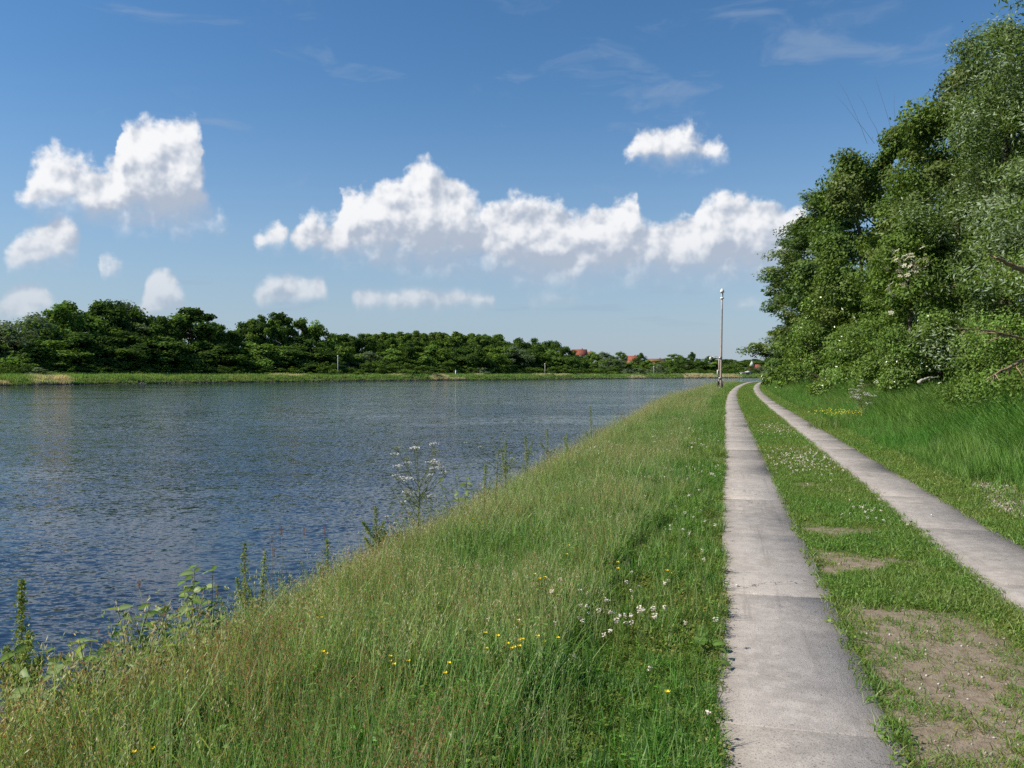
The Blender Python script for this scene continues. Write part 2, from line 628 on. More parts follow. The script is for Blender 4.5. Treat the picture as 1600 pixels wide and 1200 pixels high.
def vertexcol(name, rough=.8, gain=1.0):
    m, k = material(name)
    a = k.n('ShaderNodeAttribute', attribute_name='Col')
    n = k.noise(k.n('ShaderNodeTexCoord').outputs['Object'], 9, 5, .65)
    c = k.v('SCALE', a.outputs['Color'])
    k.put(c.node.inputs['Scale'], k.m('MULTIPLY_ADD', k.m('SUBTRACT', n, .5), .7, gain))
    p = k.n('ShaderNodeBsdfPrincipled')
    k.put(p.inputs['Base Color'], c); p.inputs['Roughness'].default_value = rough
    p.inputs['Specular IOR Level'].default_value = .25
    finish(k, p.outputs[0])
    return m


M_PETAL = vertexcol('petal')
M_STONE = vertexcol('stone')


def ground_material():
    m, k = material('soil_and_turf')
    pos = k.n('ShaderNodeNewGeometry').outputs['Position']
    di = k.n('ShaderNodeAttribute', attribute_name='dirt').outputs['Fac']
    we = k.n('ShaderNodeAttribute', attribute_name='wet').outputs['Fac']
    n1 = k.noise(pos, 1.3, 5, .6); n2 = k.noise(pos, 14, 5, .65); n3 = k.noise(pos, 90, 3, .6)
    turf = k.mix(k.step(n1, .35, .65), (.060, .085, .022), (.085, .100, .030))
    turf = k.mix(k.step(n2, .42, .72), turf, (.105, .095, .045))
    soil = k.mix(k.step(n2, .3, .7), (.21, .165, .115), (.30, .25, .185))
    soil = k.mix(k.step(n3, .62, .72), soil, (.42, .39, .34))
    soil = k.mix(k.step(k.noise(pos, 30, 4, .7), .56, .7), soil, (.12, .09, .055))
    c = k.mix(di, turf, soil)
    c = k.mix(we, c, (.035, .03, .022))
    p = k.n('ShaderNodeBsdfPrincipled'); k.put(p.inputs['Base Color'], c)
    p.inputs['Roughness'].default_value = .95; p.inputs['Specular IOR Level'].default_value = .1
    b = k.n('ShaderNodeBump'); b.inputs['Strength'].default_value = .7; b.inputs['Distance'].default_value = .03
    k.put(b.inputs['Height'], k.m('ADD', n2, k.m('MULTIPLY', n3, .4))); k.put(p.inputs['Normal'], b.outputs[0])
    finish(k, p.outputs[0])
    return m


def concrete_material():
    m, k = material('weathered_concrete')
    pos = k.n('ShaderNodeNewGeometry').outputs['Position']
    loc = k.n('ShaderNodeTexCoord').outputs['Object']
    oi = k.n('ShaderNodeObjectInfo').outputs['Random']
    n1 = k.noise(pos, 1.1, 5, .6); n2 = k.noise(pos, 7, 6, .65); n3 = k.noise(pos, 110, 3, .7); n4 = k.noise(pos, 34, 5, .8)
    c = k.mix(k.step(n1, .3, .7), (.285, .262, .236), (.375, .347, .315))
    c = k.mix(k.step(n2, .35, .75), c, (.45, .415, .375))
    c = k.mix(k.step(n3, .53, .66), c, (.17, .148, .128))
    c = k.mix(k.m('MULTIPLY', k.step(n4, .57, .70), .85), c, (.12, .105, .09))
    c = k.mix(k.m('MULTIPLY', k.step(n4, .42, .30), .5), c, (.58, .53, .46))
    # dirt along both long edges, wheel-worn paler middle
    x = k.m('ABSOLUTE', k.sep(loc)[0])
    e = k.m('MULTIPLY', k.step(k.m('ADD', x, k.m('MULTIPLY', k.m('SUBTRACT', n2, .5), .22)), .24, .43), .5)
    c = k.mix(e, c, (.20, .17, .14))
    # tyre marks and damp stains running along the strip
    lng = k.noise(k.v('MULTIPLY', pos, (9.0, .5, 1.0)), 1.0, 4, .6)
    c = k.mix(k.m('MULTIPLY', k.step(lng, .55, .72), .45), c, (.17, .155, .14))
    # hairline cracks
    cr = k.n('ShaderNodeTexVoronoi', feature='DISTANCE_TO_EDGE')
    k.put(cr.inputs['Vector'], k.v('ADD', pos, k.v('SCALE', k.noise(pos, 3.0, 4, .6, out=1)))); cr.inputs['Scale'].default_value = .42
    c = k.mix(k.m('MULTIPLY', k.step(cr.outputs['Distance'], .0035, .0010), k.step(n1, .50, .58)), c, (.06, .05, .042))
    f = k.m('MULTIPLY_ADD', oi, .18, .91)
    cc = k.v('SCALE', c); k.put(cc.node.inputs['Scale'], f)
    p = k.n('ShaderNodeBsdfPrincipled'); k.put(p.inputs['Base Color'], cc)
    p.inputs['Roughness'].default_value = .9; p.inputs['Specular IOR Level'].default_value = .2
    b = k.n('ShaderNodeBump'); b.inputs['Strength'].default_value = .55; b.inputs['Distance'].default_value = .006
    k.put(b.inputs['Height'], k.m('ADD', n3, n4)); k.put(p.inputs['Normal'], b.outputs[0])
    finish(k, p.outputs[0])
    return m


def water_material():
    m, k = material('canal_water')
    pos = k.n('ShaderNodeNewGeometry').outputs['Position']
    # wind blows along the canal a little towards the near bank: crests lie across it
    rot = k.n('ShaderNodeVectorRotate', rotation_type='Z_AXIS'); rot.inputs['Angle'].default_value = math.radians(-20)
    k.put(rot.inputs['Vector'], pos)
    wv = k.v('MULTIPLY', rot.outputs[0], (0.55, 1.25, 1.0))
    patch = k.noise(k.v('MULTIPLY', rot.outputs[0], (0.05, .09, 1)), 1.0, 4, .55)
    # slopes of swell, waves and ripples; slacker where the wind does not reach
    sl = None
    for sc, am, det in ((.6, .20, 1), (4.2, .66, 2), (13.0, .80, 2)):
        c = k.v('MULTIPLY_ADD', k.noise(wv, sc, det, .55, out=1, dim='2D'), (am * .7, am, 0), (-am * .35, -am * .5, 0))
        sl = c if sl is None else k.v('ADD', sl, c)
    sl2 = k.v('SCALE', sl)
    k.put(sl2.node.inputs['Scale'], k.step(patch, .36, .60, .38, 1.0))
    nr = k.v('NORMALIZE', k.v('ADD', sl2, (0, 0, 1)))
    p = k.n('ShaderNodeBsdfPrincipled')
    p.inputs['Base Color'].default_value = (.010, .019, .034, 1)
    p.inputs['Roughness'].default_value = .06
    p.inputs['IOR'].default_value = 1.33
    k.put(p.inputs['Normal'], nr)
    finish(k, p.outputs[0])
    return m


# ------------------------------------------------------------------ ground and water
def axis(parts):
    out = []
    for a, b, s in parts:
        out.append(np.arange(a, b, s))
    return np.unique(np.concatenate(out + [[parts[-1][1]]]))


gx = axis([(-4000, -1200, 400), (-1200, -300, 40), (-300, -12, 5), (-12, -6, .6), (-6, -.4, .2), (-.4, 3.4, .06), (3.4, 9, .25), (9, 30, 1.5), (30, 250, 8), (250, 1200, 50), (1200, 4000, 400)])
gy = axis([(-4000, -400, 300), (-400, -20, 20), (-20, 1.5, 1), (1.5, 12, .1), (12, 30, .3), (30, 150, 1.5), (150, 640, 5), (640, 1200, 40), (1200, 5000, 400)])
XX, YY = np.meshgrid(gx, gy)
# columns follow the curve of the track where it bends
XS = XX + np.where((np.abs(XX) < 30) & (YY < 230), shift(np.minimum(YY, 230)), 0) * np.clip(1.5 - np.abs(XX) / 20, 0, 1)
ZZ = ground_z(XS, YY)
nx, ny = len(gx), len(gy)
i = np.arange(ny - 1)[:, None] * nx + np.arange(nx - 1)[None]
GQ = np.stack([i, i + 1, i + nx + 1, i + nx], -1).reshape(-1, 4)
LX = XS - shift(YY)
dirt = dirt_at(LX.ravel(), YY.ravel())
wet = sstep(ZZ.ravel(), WATER + .45, WATER + .1)
gm = make_mesh('ground', np.stack([XS, YY, ZZ], -1), GQ, mats=[ground_material()], smooth=True,
               attrs={'dirt': ('FLOAT', dirt.astype(np.float32)), 'wet': ('FLOAT', wet.astype(np.float32))})
structure(link('ground', gm))
wm = make_mesh('water', [(-4000, -4000, WATER), (900, -4000, WATER), (900, 5000, WATER), (-4000, 5000, WATER)], [(0, 1, 2, 3)], mats=[water_material()])
structure(link('water', wm))

# concrete track: every slab its own piece on a narrow gravel bed
M_CONC = concrete_material()
M_BED = plain('track_gravel', (.16, .14, .115), .95, var=.4, scale=20)
SL = 2.5


def slab_mesh(w, seed, ln=SL - .012):
    # slightly uneven top rim: chamfered box, corners knocked about a little
    r = np.random.default_rng(seed)
    hw, hl = w / 2, ln / 2
    c = .008
    ys = np.array([-1, -.55, -.1, .35, .7, 1.0])
    rows = []
    for yv in ys:
        j = r.normal(size=4) * .004
        yy = yv * hl
        ci = c if abs(yv) == 1 else 0
        rows.append([(-hw + j[0], yy, -.10), (-hw + j[0], yy, -c), (-hw + c + j[1], yy - np.sign(yv) * ci, 0.0),
                     (hw - c + j[2], yy - np.sign(yv) * ci, 0.0), (hw + j[3], yy, -c), (hw + j[3], yy, -.10)])
    V = np.array(rows).reshape(-1, 3)
    Q = []
    for a in range(len(ys) - 1):
        for b in range(5):
            p = a * 6 + b
            Q.append((p, p + 1, p + 7, p + 6)[::-1])
    n = (len(ys) - 1) * 6
    Q += [(0, 1, 4, 5), (n + 5, n + 4, n + 1, n + 0), (1, 2, 3, 4), (n + 4, n + 3, n + 2, n + 1)]
    return make_mesh('slab', V, Q, mats=[M_CONC])


for nm, (a, b), y0 in (('track_strip_left', S1, 1.72), ('track_strip_right', S2, 2.55)):
    ys = np.concatenate([np.arange(-8, 40, 4), np.arange(40, 226, 3)])
    mb = MB()
    V = []
    for y in ys:
        V += [(a + float(shift(y)) + .05, y, -.05), (b + float(shift(y)) - .05, y, -.05)]
    mb.add(V, [(2 * q, 2 * q + 1, 2 * q + 3, 2 * q + 2) for q in range(len(ys) - 1)])
    bed = structure(link(nm, mb.mesh(nm, [M_BED])))
    meshes = [slab_mesh(b - a, 100 + q) for q in range(5)]
    R = random.Random(5)
    y = y0 - 4 * SL
    q = 0
    while y < 215:
        yc = y + SL / 2
        s = float(shift(yc)); sl = (float(shift(yc + .5)) - float(shift(yc - .5)))
        o = link('slab', meshes[q % 5], bed, ((a + b) / 2 + s + R.uniform(-.006, .006), yc, .014 + R.uniform(-.004, .004)))
        o.rotation_euler = (R.uniform(-.0015, .0015), R.uniform(-.004, .004), -math.atan(sl) + R.uniform(-.002, .002))
        y += SL
        q += 1

# ------------------------------------------------------------------ trees
def prof_broad(t):
    return np.clip(np.sin(PI * np.clip(t * .95 + .05, 0, 1) ** .9), 0, 1) ** .5


def prof_wall(t):
    return np.clip(1 - t ** 2.4, 0, 1) ** .6 * (.72 + .28 * sstep(t, 0, .3))


def prof_tall(t):
    return np.clip(np.sin(PI * np.clip(t * .93 + .05, 0, 1) ** .9), 0, 1) ** .5


def prof_cone(t):
    return (1 - t) ** .75 * .95 + .06


def prof_bush(t):
    return np.clip(1 - t ** 2, 0, 1) ** .55


def crown_pts(r, h0, h1, R, prof, n, clr, squash=.7, spread=(.35, .7), lob=.2, boughs=0):
    t = r.random(n) ** .85
    a = r.random(n) * 2 * PI
    p = r.random(6) * 2 * PI
    lobe = 1 + lob * (np.sin(3 * a + p[0] + 3 * t) * .7 + np.sin(5 * a + p[1] - 5 * t) * .5 + np.sin(9 * t + p[2] + 2 * a) * .6)
    f = spread[0] + spread[1] * r.random(n) ** .55
    rr = np.maximum(R * prof(t) * lobe * f, 0)
    c = np.stack([rr * np.cos(a), rr * np.sin(a), h0 + t * (h1 - h0)], 1)
    if boughs:
        # foliage hangs on a number of large boughs: masses with hollows between them
        f2 = spread[0] + spread[1] * r.random(boughs) ** .35
        tb = (np.arange(boughs) + r.random(boughs)) / boughs; ab = np.arange(boughs) * 2.4 + r.normal(size=boughs) * .5
        rb = R * prof(tb) * f2 * .88 * (1 + np.clip(lob * r.normal(size=boughs) * .8, -.22, .20))
        bc = np.stack([rb * np.cos(ab), rb * np.sin(ab), h0 + tb * (h1 - h0) * .94], 1)
        br = (.26 + .20 * r.random(boughs)) * R * (.55 + .45 * prof(tb))
        kb = r.integers(0, boughs, n)
        dd = nrm(r.normal(size=(n, 3))) * (r.random(n) ** .4)[:, None] * br[kb][:, None]
        dd[:, 2] *= .62 + .3 * squash
        dd[:, 2] -= .22 * np.hypot(dd[:, 0], dd[:, 1])
        onb = r.random(n) < .93
        c = np.where(onb[:, None], bc[kb] + dd, c * [.75, .75, 1])
        c[:, 2] = np.clip(c[:, 2], h0 + .1, None)
        t = np.clip((c[:, 2] - h0) / (h1 - h0), 0, 1)
    c[:, 2] += (r.random(n) - .5) * clr
    cr = clr * (.55 + .8 * r.random(n))
    return c, cr, t


def crown_mesh(name, seed, h0, h1, R, prof, n_cl, clr, n_lf, L, W, cols, mat, lob=.2, up=.5, droop=None, silver=0.0, fleck=None, spread=(.35, .7), squash=.7, sprig=0.0, boughs=0, rich=1.0):
    n_lf = int(n_lf * rich); L = L / rich ** .5 * 1.04; W = W / rich ** .5 * 1.04
    r = np.random.default_rng(seed)
    c, cr, t = crown_pts(r, h0, h1, R, prof, n_cl, clr, lob=lob, spread=spread, boughs=boughs, squash=squash)
    k = r.integers(0, n_cl, n_lf)
    d = nrm(r.normal(size=(n_lf, 3)))
    d[:, 2] *= squash
    rad = r.random(n_lf) ** .45
    if sprig:
        rad = np.where(r.random(n_lf) < sprig, rad * (1 + r.random(n_lf) * .32), rad)
    P = c[k] + d * (rad * cr[k])[:, None]
    out = np.stack([P[:, 0], P[:, 1], P[:, 2] * 0], 1)
    out = nrm(out)
    N = nrm(d * .55 + out * .4 + np.array([0, 0, up]) + r.normal(size=(n_lf, 3)) * .55)
    cols = np.asarray(cols)
    ck = cols[r.integers(0, len(cols), n_cl)] * (.78 + .44 * r.random(n_cl))[:, None]
    C = ck[k] * (.75 + .5 * r.random(n_lf))[:, None] * np.array([.98, 1.0, .98])
    if silver:
        s = (r.random(n_lf) < silver * (.2 + 1.6 * (r.random(n_cl) ** 2)[k]))
        C = np.where(s[:, None], np.array([.17, .215, .145]) * (.8 + .4 * r.random(n_lf))[:, None], C)
    if fleck is not None:
        s = r.random(n_lf) < fleck[0] * (r.random(n_cl) < .35)[k] * (rad > .7)
        C = np.where(s[:, None], np.array(fleck[1]), C)
    P[:, 2] = np.maximum(P[:, 2], .05)
    pref = None
    if droop is not None:
        pref = np.broadcast_to(np.array(droop, float), (n_lf, 3)) + out * .4
    sz = .7 + .6 * r.random(n_lf)
    mb = MB()
    mb.leaves(P, N, L * sz, W * sz, C, pref)
    return mb.mesh(name, [mat]), c


M_BARK = plain('bark', (.10, .082, .06), .95, var=.5, scale=5, bump=.6)
M_DEAD = plain('dead_wood', (.30, .21, .13), .9, var=.4, scale=8, bump=.4)
M_PALEWOOD = plain('bleached_wood', (.50, .46, .40), .9, var=.3, scale=8)


def trunk_mesh(seed, h, r0, tips, lean=(0, 0), nl=8):
    r = np.random.default_rng(seed)
    mb = MB()
    n = 7
    t = np.linspace(0, 1, n)
    top = np.array([lean[0], lean[1], h * .8])
    pts = t[:, None] * top + np.stack([np.sin(t * 5 + seed) * .03 * h * t, np.cos(t * 4 + seed) * .03 * h * t, -0.15 * (t == 0)], 1)
    mb.tube(pts, r0 * (1 - .85 * t) * (1 + .35 * np.exp(-t * 14)), 8)
    sel = r.choice(len(tips), min(nl, len(tips)), replace=False)
    for s in sel:
        e = tips[s]
        f = np.clip((e[2] / (h * .8)) - .15 - r.random() * .15, .12, .9)
        b = np.array([np.interp(f, t, pts[:, q]) for q in range(3)])
        mid = b * .45 + e * .55 + np.array([0, 0, .06 * h * r.random()])
        tt = np.linspace(0, 1, 5)[:, None]
        pp = (1 - tt) ** 2 * b + 2 * tt * (1 - tt) * mid + tt ** 2 * e
        mb.tube(pp, np.interp(np.linspace(0, 1, 5), [0, 1], [r0 * (1 - .8 * f) * .5, r0 * .05]), 5)
    return mb.mesh('trunk', [M_BARK], True)


G_DARK = [(.040, .072, .018), (.048, .085, .020), (.036, .062, .017)]
G_MID = [(.064, .104, .020), (.078, .118, .023), (.056, .092, .018)]
G_LIGHT = [(.085, .145, .030), (.10, .155, .036), (.075, .125, .028)]
G_OLIVE = [(.072, .100, .026), (.062, .088, .022), (.080, .108, .031)]
G_WILLOW = [(.070, .105, .034), (.085, .120, .044), (.060, .092, .028)]
G_GREY = [(.075, .100, .055), (.085, .110, .062), (.066, .09, .048)]

# right-hand trees: (offset X from the track, y, height, crown base, crown radius, kind, leaves, leaf length, label)
NEAR = [
    (10.2, 20.5, 18.4, .4, 4.6, 'silver', 64000, .17, 'tall willow with silvery wind-blown leaves, the highest tree beside the dead branches'),
    (12.0, 29.0, 17.5, .5, 4.8, 'silver', 52000, .20, 'silver-leaved willow rising behind the elder in white blossom'),
    (9.9, 33.5, 13.8, .4, 3.6, 'silver', 44000, .20, 'rounded willow with pale leaf undersides and bare twigs on top'),
    (10.4, 42.0, 15.4, .4, 4.2, 'olive', 42000, .23, 'olive green tree standing between the willows and the hawthorn'),
    (9.6, 53.0, 15.8, .4, 4.3, 'olive', 36000, .27, 'tall olive green tree with a smooth sloping crown'),
    (9.3, 66.0, 17.4, .4, 4.6, 'dark', 30000, .32, 'dark green tree with ragged topmost sprigs against the cloud'),
    (8.0, 82.0, 18.8, .5, 4.9, 'swept', 26000, .38, 'dark tree with swept branches reaching out over the track'),
    (8.0, 100.0, 19.6, .5, 5.6, 'swept', 22000, .44, 'last large tree of the row with layered overhanging boughs'),
    (10.5, 122.0, 17.0, .4, 5.0, 'dark', 14000, .5, 'dark tree at the bend where the track disappears'),
    (16.5, 25.0, 15.0, .4, 4.6, 'dark', 14000, .36, 'shaded tree in the second row behind the tall silvery willow'),
    (15.5, 38.0, 14.0, .4, 4.6, 'dark', 12000, .36, 'shaded tree in the second row behind the rounded willow'),
    (15.0, 60.0, 14.5, .4, 4.8, 'dark', 10000, .42, 'shaded tree in the second row behind the olive trees'),
]
for q, (X, y, h, h0, R, kind, n, L, lab) in enumerate(NEAR):
    x = X + float(shift(y)); z = gz(x, y)
    t = thing('deciduous_tree', lab, 'tree', (x, y, z))
    ncl = int(60 + h * R * 1.7)
    if kind == 'silver':
        me, tips = crown_mesh('crown', 300 + q, h0, h, R, prof_wall, ncl, .95, n, L, L * .30, G_WILLOW + G_MID, M_LEAF, lob=.2, up=.45, droop=(-.5, 0, .35), silver=.30, sprig=.25, boughs=34, rich=1.9)
    elif kind == 'olive':
        me, tips = crown_mesh('crown', 300 + q, h0, h, R, prof_wall, ncl, 1.0, n, L, L * .55, G_OLIVE + G_MID, M_LEAF, lob=.2, up=.6, sprig=.12, boughs=30, rich=1.7)
    elif kind == 'swept':
        me, tips = crown_mesh('crown', 300 + q, h0, h, R, prof_wall, ncl, 1.25, n, L, L * .42, G_DARK + G_OLIVE, M_LEAF, lob=.3, up=.8, squash=.38, droop=(-.9, 0, -.1), sprig=.2, boughs=26, rich=1.6)
    else:
        me, tips = crown_mesh('crown', 300 + q, h0, h, R, prof_wall, ncl, 1.1, n, L, L * .55, G_DARK + G_MID, M_LEAF, lob=.25, up=.6, sprig=.15, boughs=26, rich=1.3)
    link('crown', me, t)
    link('trunk', trunk_mesh(q, h, .12 + h * .012, tips, nl=10), t)

# shrubs of the hedge: offset X, y, height, radius, colours, leaves, leaf length, label
SHR = [
    (7.6, 15.6, 3.3, 2.0, G_MID + G_LIGHT, 22000, .085, None, 'leafy shrub with arching shoots in front of the tall silvery willow'),
    (8.4, 18.9, 3.7, 2.1, G_MID, 22000, .095, None, 'bright green shrub below the pale dead branches'),
    (7.9, 22.5, 4.0, 2.2, G_LIGHT + G_MID, 24000, .105, None, 'dense light green shrub between the dead branches and the elder'),
    (8.6, 27.0, 4.6, 2.1, G_DARK + G_MID, 22000, .12, None, 'deep green shrub under the elder in white blossom'),
    (7.4, 32.5, 3.2, 1.9, G_MID + G_LIGHT, 18000, .13, (.07, (.62, .62, .52)), 'low bramble shrub spilling onto the reeds'),
    (7.7, 38.5, 5.0, 2.3, G_MID, 20000, .15, None, 'tall green hawthorn shrub under the olive tree'),
    (7.2, 46.5, 4.0, 2.2, G_LIGHT + G_MID, 16000, .17, (.05, (.62, .62, .52)), 'rounded light green shrub beside the brown thicket'),
    (7.0, 57.0, 7.5, 2.7, G_LIGHT + G_MID, 18000, .21, (.06, (.62, .62, .5)), 'tall pale green hawthorn with cream blossom by the track verge'),
    (6.6, 71.0, 6.0, 2.6, G_MID + G_LIGHT, 14000, .26, (.06, (.62, .62, .5)), 'green hawthorn with blossom below the swept tree'),
    (6.4, 88.0, 4.6, 2.5, G_MID, 9000, .32, (.06, (.62, .62, .5)), 'dark hawthorn at the foot of the overhanging boughs'),
    (5.6, 108.0, 4.0, 2.3, G_MID + G_LIGHT, 7000, .36, (.08, (.62, .62, .5)), 'flowering shrub almost touching the track before the bend'),
    (5.2, 130.0, 4.2, 2.6, G_MID, 6000, .45, (.06, (.62, .62, .5)), 'outermost shrub where the hedge meets the bend of the track'),
]
for q, (X, y, h, R, cols, n, L, fl, lab) in enumerate(SHR):
    x = X + float(shift(y)); z = gz(x, y)
    t = thing('hedge_shrub', lab, 'shrub', (x, y, z))
    me, tips = crown_mesh('foliage', 400 + q, .05, h, R, prof_bush, int(40 + 14 * R * h), .42 + .035 * h, n, L, L * .5, cols, M_LEAF, lob=.22, up=.6, sprig=.3, fleck=fl, boughs=16, rich=1.5)
    link('foliage', me, t)
    mb = MB()
    r = np.random.default_rng(q)
    for s in r.choice(len(tips), 9, replace=False):
        e = tips[s]
        tt = np.linspace(0, 1, 4)[:, None]
        b = np.array([e[0] * .12, e[1] * .12, -.1])
        mb.tube((1 - tt) ** 2 * b + 2 * tt * (1 - tt) * np.array([e[0] * .3, e[1] * .3, e[2] * .6]) + tt ** 2 * e, [.05, .035, .02, .008], 5)
    link('stem', mb.mesh('stem', [M_BARK], True), t)

# elder in white blossom
x, y = ray(1425, 33.0)
z = gz(x, y)
t = thing('elder_tree', 'elder bush covered with flat cream white flower heads', 'elder', (x, y, z))
me, tips = crown_mesh('crown', 77, 1.5, 7.2, 1.7, prof_broad, 170, .5, 16000, .15, .075, G_MID, M_LEAF, up=.6)
link('crown', me, t)
link('trunk', trunk_mesh(77, 6.2, .12, tips, nl=8), t)
mb = MB()
r = np.random.default_rng(5)
blm = MB()
nn = 60
a = r.random(nn) * 2 * PI; rr = .10 * np.sqrt(r.random(nn))
blm.leaves(np.stack([rr * np.cos(a), rr * np.sin(a), .03 + .03 * r.random(nn)], 1), nrm(np.array([0, 0, 1.]) + r.normal(size=(nn, 3)) * .4), .04, .04, (.56, .55, .40))
blm = blm.mesh('flower_head', [M_PETAL])
for q in range(58):
    f = np.clip(r.normal(), -1.6, 1.6)
    p = np.array([-.42, -1.42, 0]) * (1.1 + .25 * r.random()) + np.array([.96, -.28, 0]) * .42 * f + np.array([0, 0, 5.35 + .42 * r.normal() - .2 * f * f])
    o = link('flower_head', blm, t, tuple(p))
    o.rotation_euler = (r.uniform(-.2, .7), r.uniform(-.9, 0), r.uniform(0, 6))

# dead boughs hanging out of the hedge
def bough(name, label, pts, r0, twigs, mat, seed):
    r = np.random.default_rng(seed)
    P = np.array(pts, float)
    base = P[0].copy()
    P = P - base
    t0 = thing(name, label, 'branch', tuple(base))
    s = np.linspace(0, 1, 12)
    k = np.linspace(0, 1, len(P))
    C = np.stack([np.interp(s, k, P[:, q]) for q in range(3)], 1)
    C += np.cumsum(r.normal(size=C.shape) * .012, 0)
    mb = MB(); mb.tube(C, r0 * (1 - .85 * s), 6)
    link('bough', mb.mesh('bough', [mat], True), t0)
    for q in range(twigs):
        f = r.uniform(.15, .9); j = int(f * 11)
        d = nrm(C[min(j + 1, 11)] - C[max(j - 1, 0)])
        d = nrm(d + r.normal(size=3) * .35)
        ln = r.uniform(.3, .9) * (1.2 - f)
        tt = np.linspace(0, 1, 5)[:, None]
        pp = C[j] + d * ln * tt + np.array([0, 0, -.12]) * tt ** 2 * ln + np.cumsum(r.normal(size=(5, 3)) * .012, 0)
        mb = MB(); mb.tube(pp, r0 * .35 * (1 - .8 * tt[:, 0]), 4)
        link('twig', mb.mesh('twig', [mat], True), t0)


def at(px, py, D):
    x, y = ray(px, D)
    return (x, y, zrow(py, D))


bough('dead_branch', 'pale dead bough arching sideways out of the shrubs, upper of two', [at(1640, 545, 15.6), at(1600, 530, 15.2), at(1550, 518, 14.8), at(1478, 514, 14.4)], .035, 14, M_DEAD, 1)
bough('dead_branch', 'broken dead bough slanting down to the reeds with a pale snapped end', [at(1650, 545, 15.6), at(1600, 565, 15.0), at(1575, 580, 14.5), at(1546, 598, 14.0)], .045, 8, M_DEAD, 2)
bough('dead_branch', 'short bleached log end poking from the shrub by the broken bough', [at(1650, 566, 15.4), at(1595, 574, 14.9)], .04, 0, M_PALEWOOD, 3)
bough('dead_branch', 'weathered bare limb inside the willow above the shrubs', [at(1600, 425, 17.0), at(1560, 408, 16.4), at(1540, 395, 16.0)], .06, 4, M_DEAD, 4)
bough('dead_branch', 'grey white driftwood stick lying on the reeds below the hedge', [at(1436, 597, 22.0), at(1450, 590, 22.2), at(1460, 585, 22.4)], .05, 6, M_PALEWOOD, 5)
r = np.random.default_rng(8)
x, y = ray(1318, 47.0)
t0 = thing('bramble_thicket', 'tangle of bare brown bramble stems in the hedge foot', 'thicket', (x, y, gz(x, y)))
mb = MB()
for q in range(150):
    d = nrm(np.array([r.normal() * .8, r.normal() * .6, 1.0 + r.random()]))
    tt = np.linspace(0, 1, 5)[:, None]
    mb.tube(np.array([r.normal() * .5, r.normal() * .5, 0]) + d * (1.4 + r.random() * 1.1) * tt + np.array([r.normal() * .4, r.normal() * .4, -.7]) * tt ** 2, [.014, .012, .01, .008, .005], 3, cap=False)
link('stem', mb.mesh('stem', [plain('bramble_stem', (.13, .095, .07), .9)]), t0)

# bare twigs standing above the rounded willow
x, y = ray(1392, 34.0)
t0 = thing('bare_twigs', 'thin bare twigs sticking up above the rounded willow crown', 'twigs', (x, y, 11.3))
for q in range(5):
    mb = MB()
    tt = np.linspace(0, 1, 5)[:, None]
    b = np.array([-.9 + q * .25 + r.normal() * .12, r.normal() * .4, 0])
    mb.tube(b + np.array([-.5 + .5 * r.normal(), 0, 1.6 + 1.3 * r.random()]) * tt + np.array([-.35 * r.random(), 0, 0]) * tt ** 2 + np.cumsum(r.normal(size=(5, 3)) * .03, 0), [.005, .005, .004, .003, .002], 4)
    link('twig', mb.mesh('twig', [M_BARK]), t0)

# ------------------------------------------------------------------ the wooded far bank
FARP = {}


def far_proto(key, seed, n, prof, ncl, clr, R, h0, L, cols, lob=.22, squash=.7, up=.6, W=.7, spread=(.35, .7)):
    """crowns 1 m tall and 1 m in radius units are scaled up where they stand"""
    me, tips = crown_mesh('crown', seed, h0, 10.0, R, prof, ncl, clr, n, L, L * W, cols, M_FAR, lob=lob, squash=squash, up=up, spread=spread, sprig=.06, boughs=0 if prof in (prof_cone,) else 26)
    FARP[key] = (me, trunk_mesh(seed, 10.0, .22, tips, nl=6))


FG = [tuple(v * .8 for v in c) for c in G_DARK]
FM = [tuple(v * .85 for v in c) for c in G_MID]
for q in range(3):
    far_proto(('broad', q), 500 + q, 13000, prof_broad, 130, 1.2, 4.4, .3, .42, FG + FM[:1], lob=.24)
    far_proto(('grey', q), 510 + q, 12000, prof_broad, 130, 1.2, 4.2, .3, .40, [tuple(v * .9 for v in c) for c in G_GREY] + FM[:1], lob=.24)
    far_proto(('tall', q), 520 + q, 10500, prof_tall, 110, .95, 2.8, .5, .40, FG + FM, lob=.25)
    far_proto(('cone', q), 530 + q, 5000, prof_cone, 60, .7, 2.2, .2, .38, [tuple(v * .9 for v in c) for c in G_OLIVE] + FM, lob=.12)
    far_proto(('light', q), 540 + q, 13000, prof_broad, 130, 1.2, 4.4, .2, .42, FM + [tuple(v * .8 for v in c) for c in G_LIGHT], lob=.22)
    far_proto(('bush', q), 550 + q, 3600, prof_bush, 60, 1.5, 7.5, .2, .62, FM + FG, lob=.25)
    far_proto(('pale_bush', q), 560 + q, 3600, prof_bush, 60, 1.5, 7.5, .2, .62, [tuple(v * 1.05 for v in c) for c in G_GREY], lob=.25)

LAB = {'broad': ('dark green domed tree across the canal', 'domed trees'),
       'grey': ('grey green willow-like tree across the canal', 'grey green trees'),
       'tall': ('slender upright tree across the canal', 'slender trees'),
       'cone': ('olive green pointed tree across the canal', 'pointed trees'),
       'light': ('fresh green rounded tree across the canal', 'fresh green trees'),
       'bush': ('low green bush on the far bank', 'green bushes'),
       'pale_bush': ('low grey green bush on the far bank', 'grey green bushes')}
RF = random.Random(4)


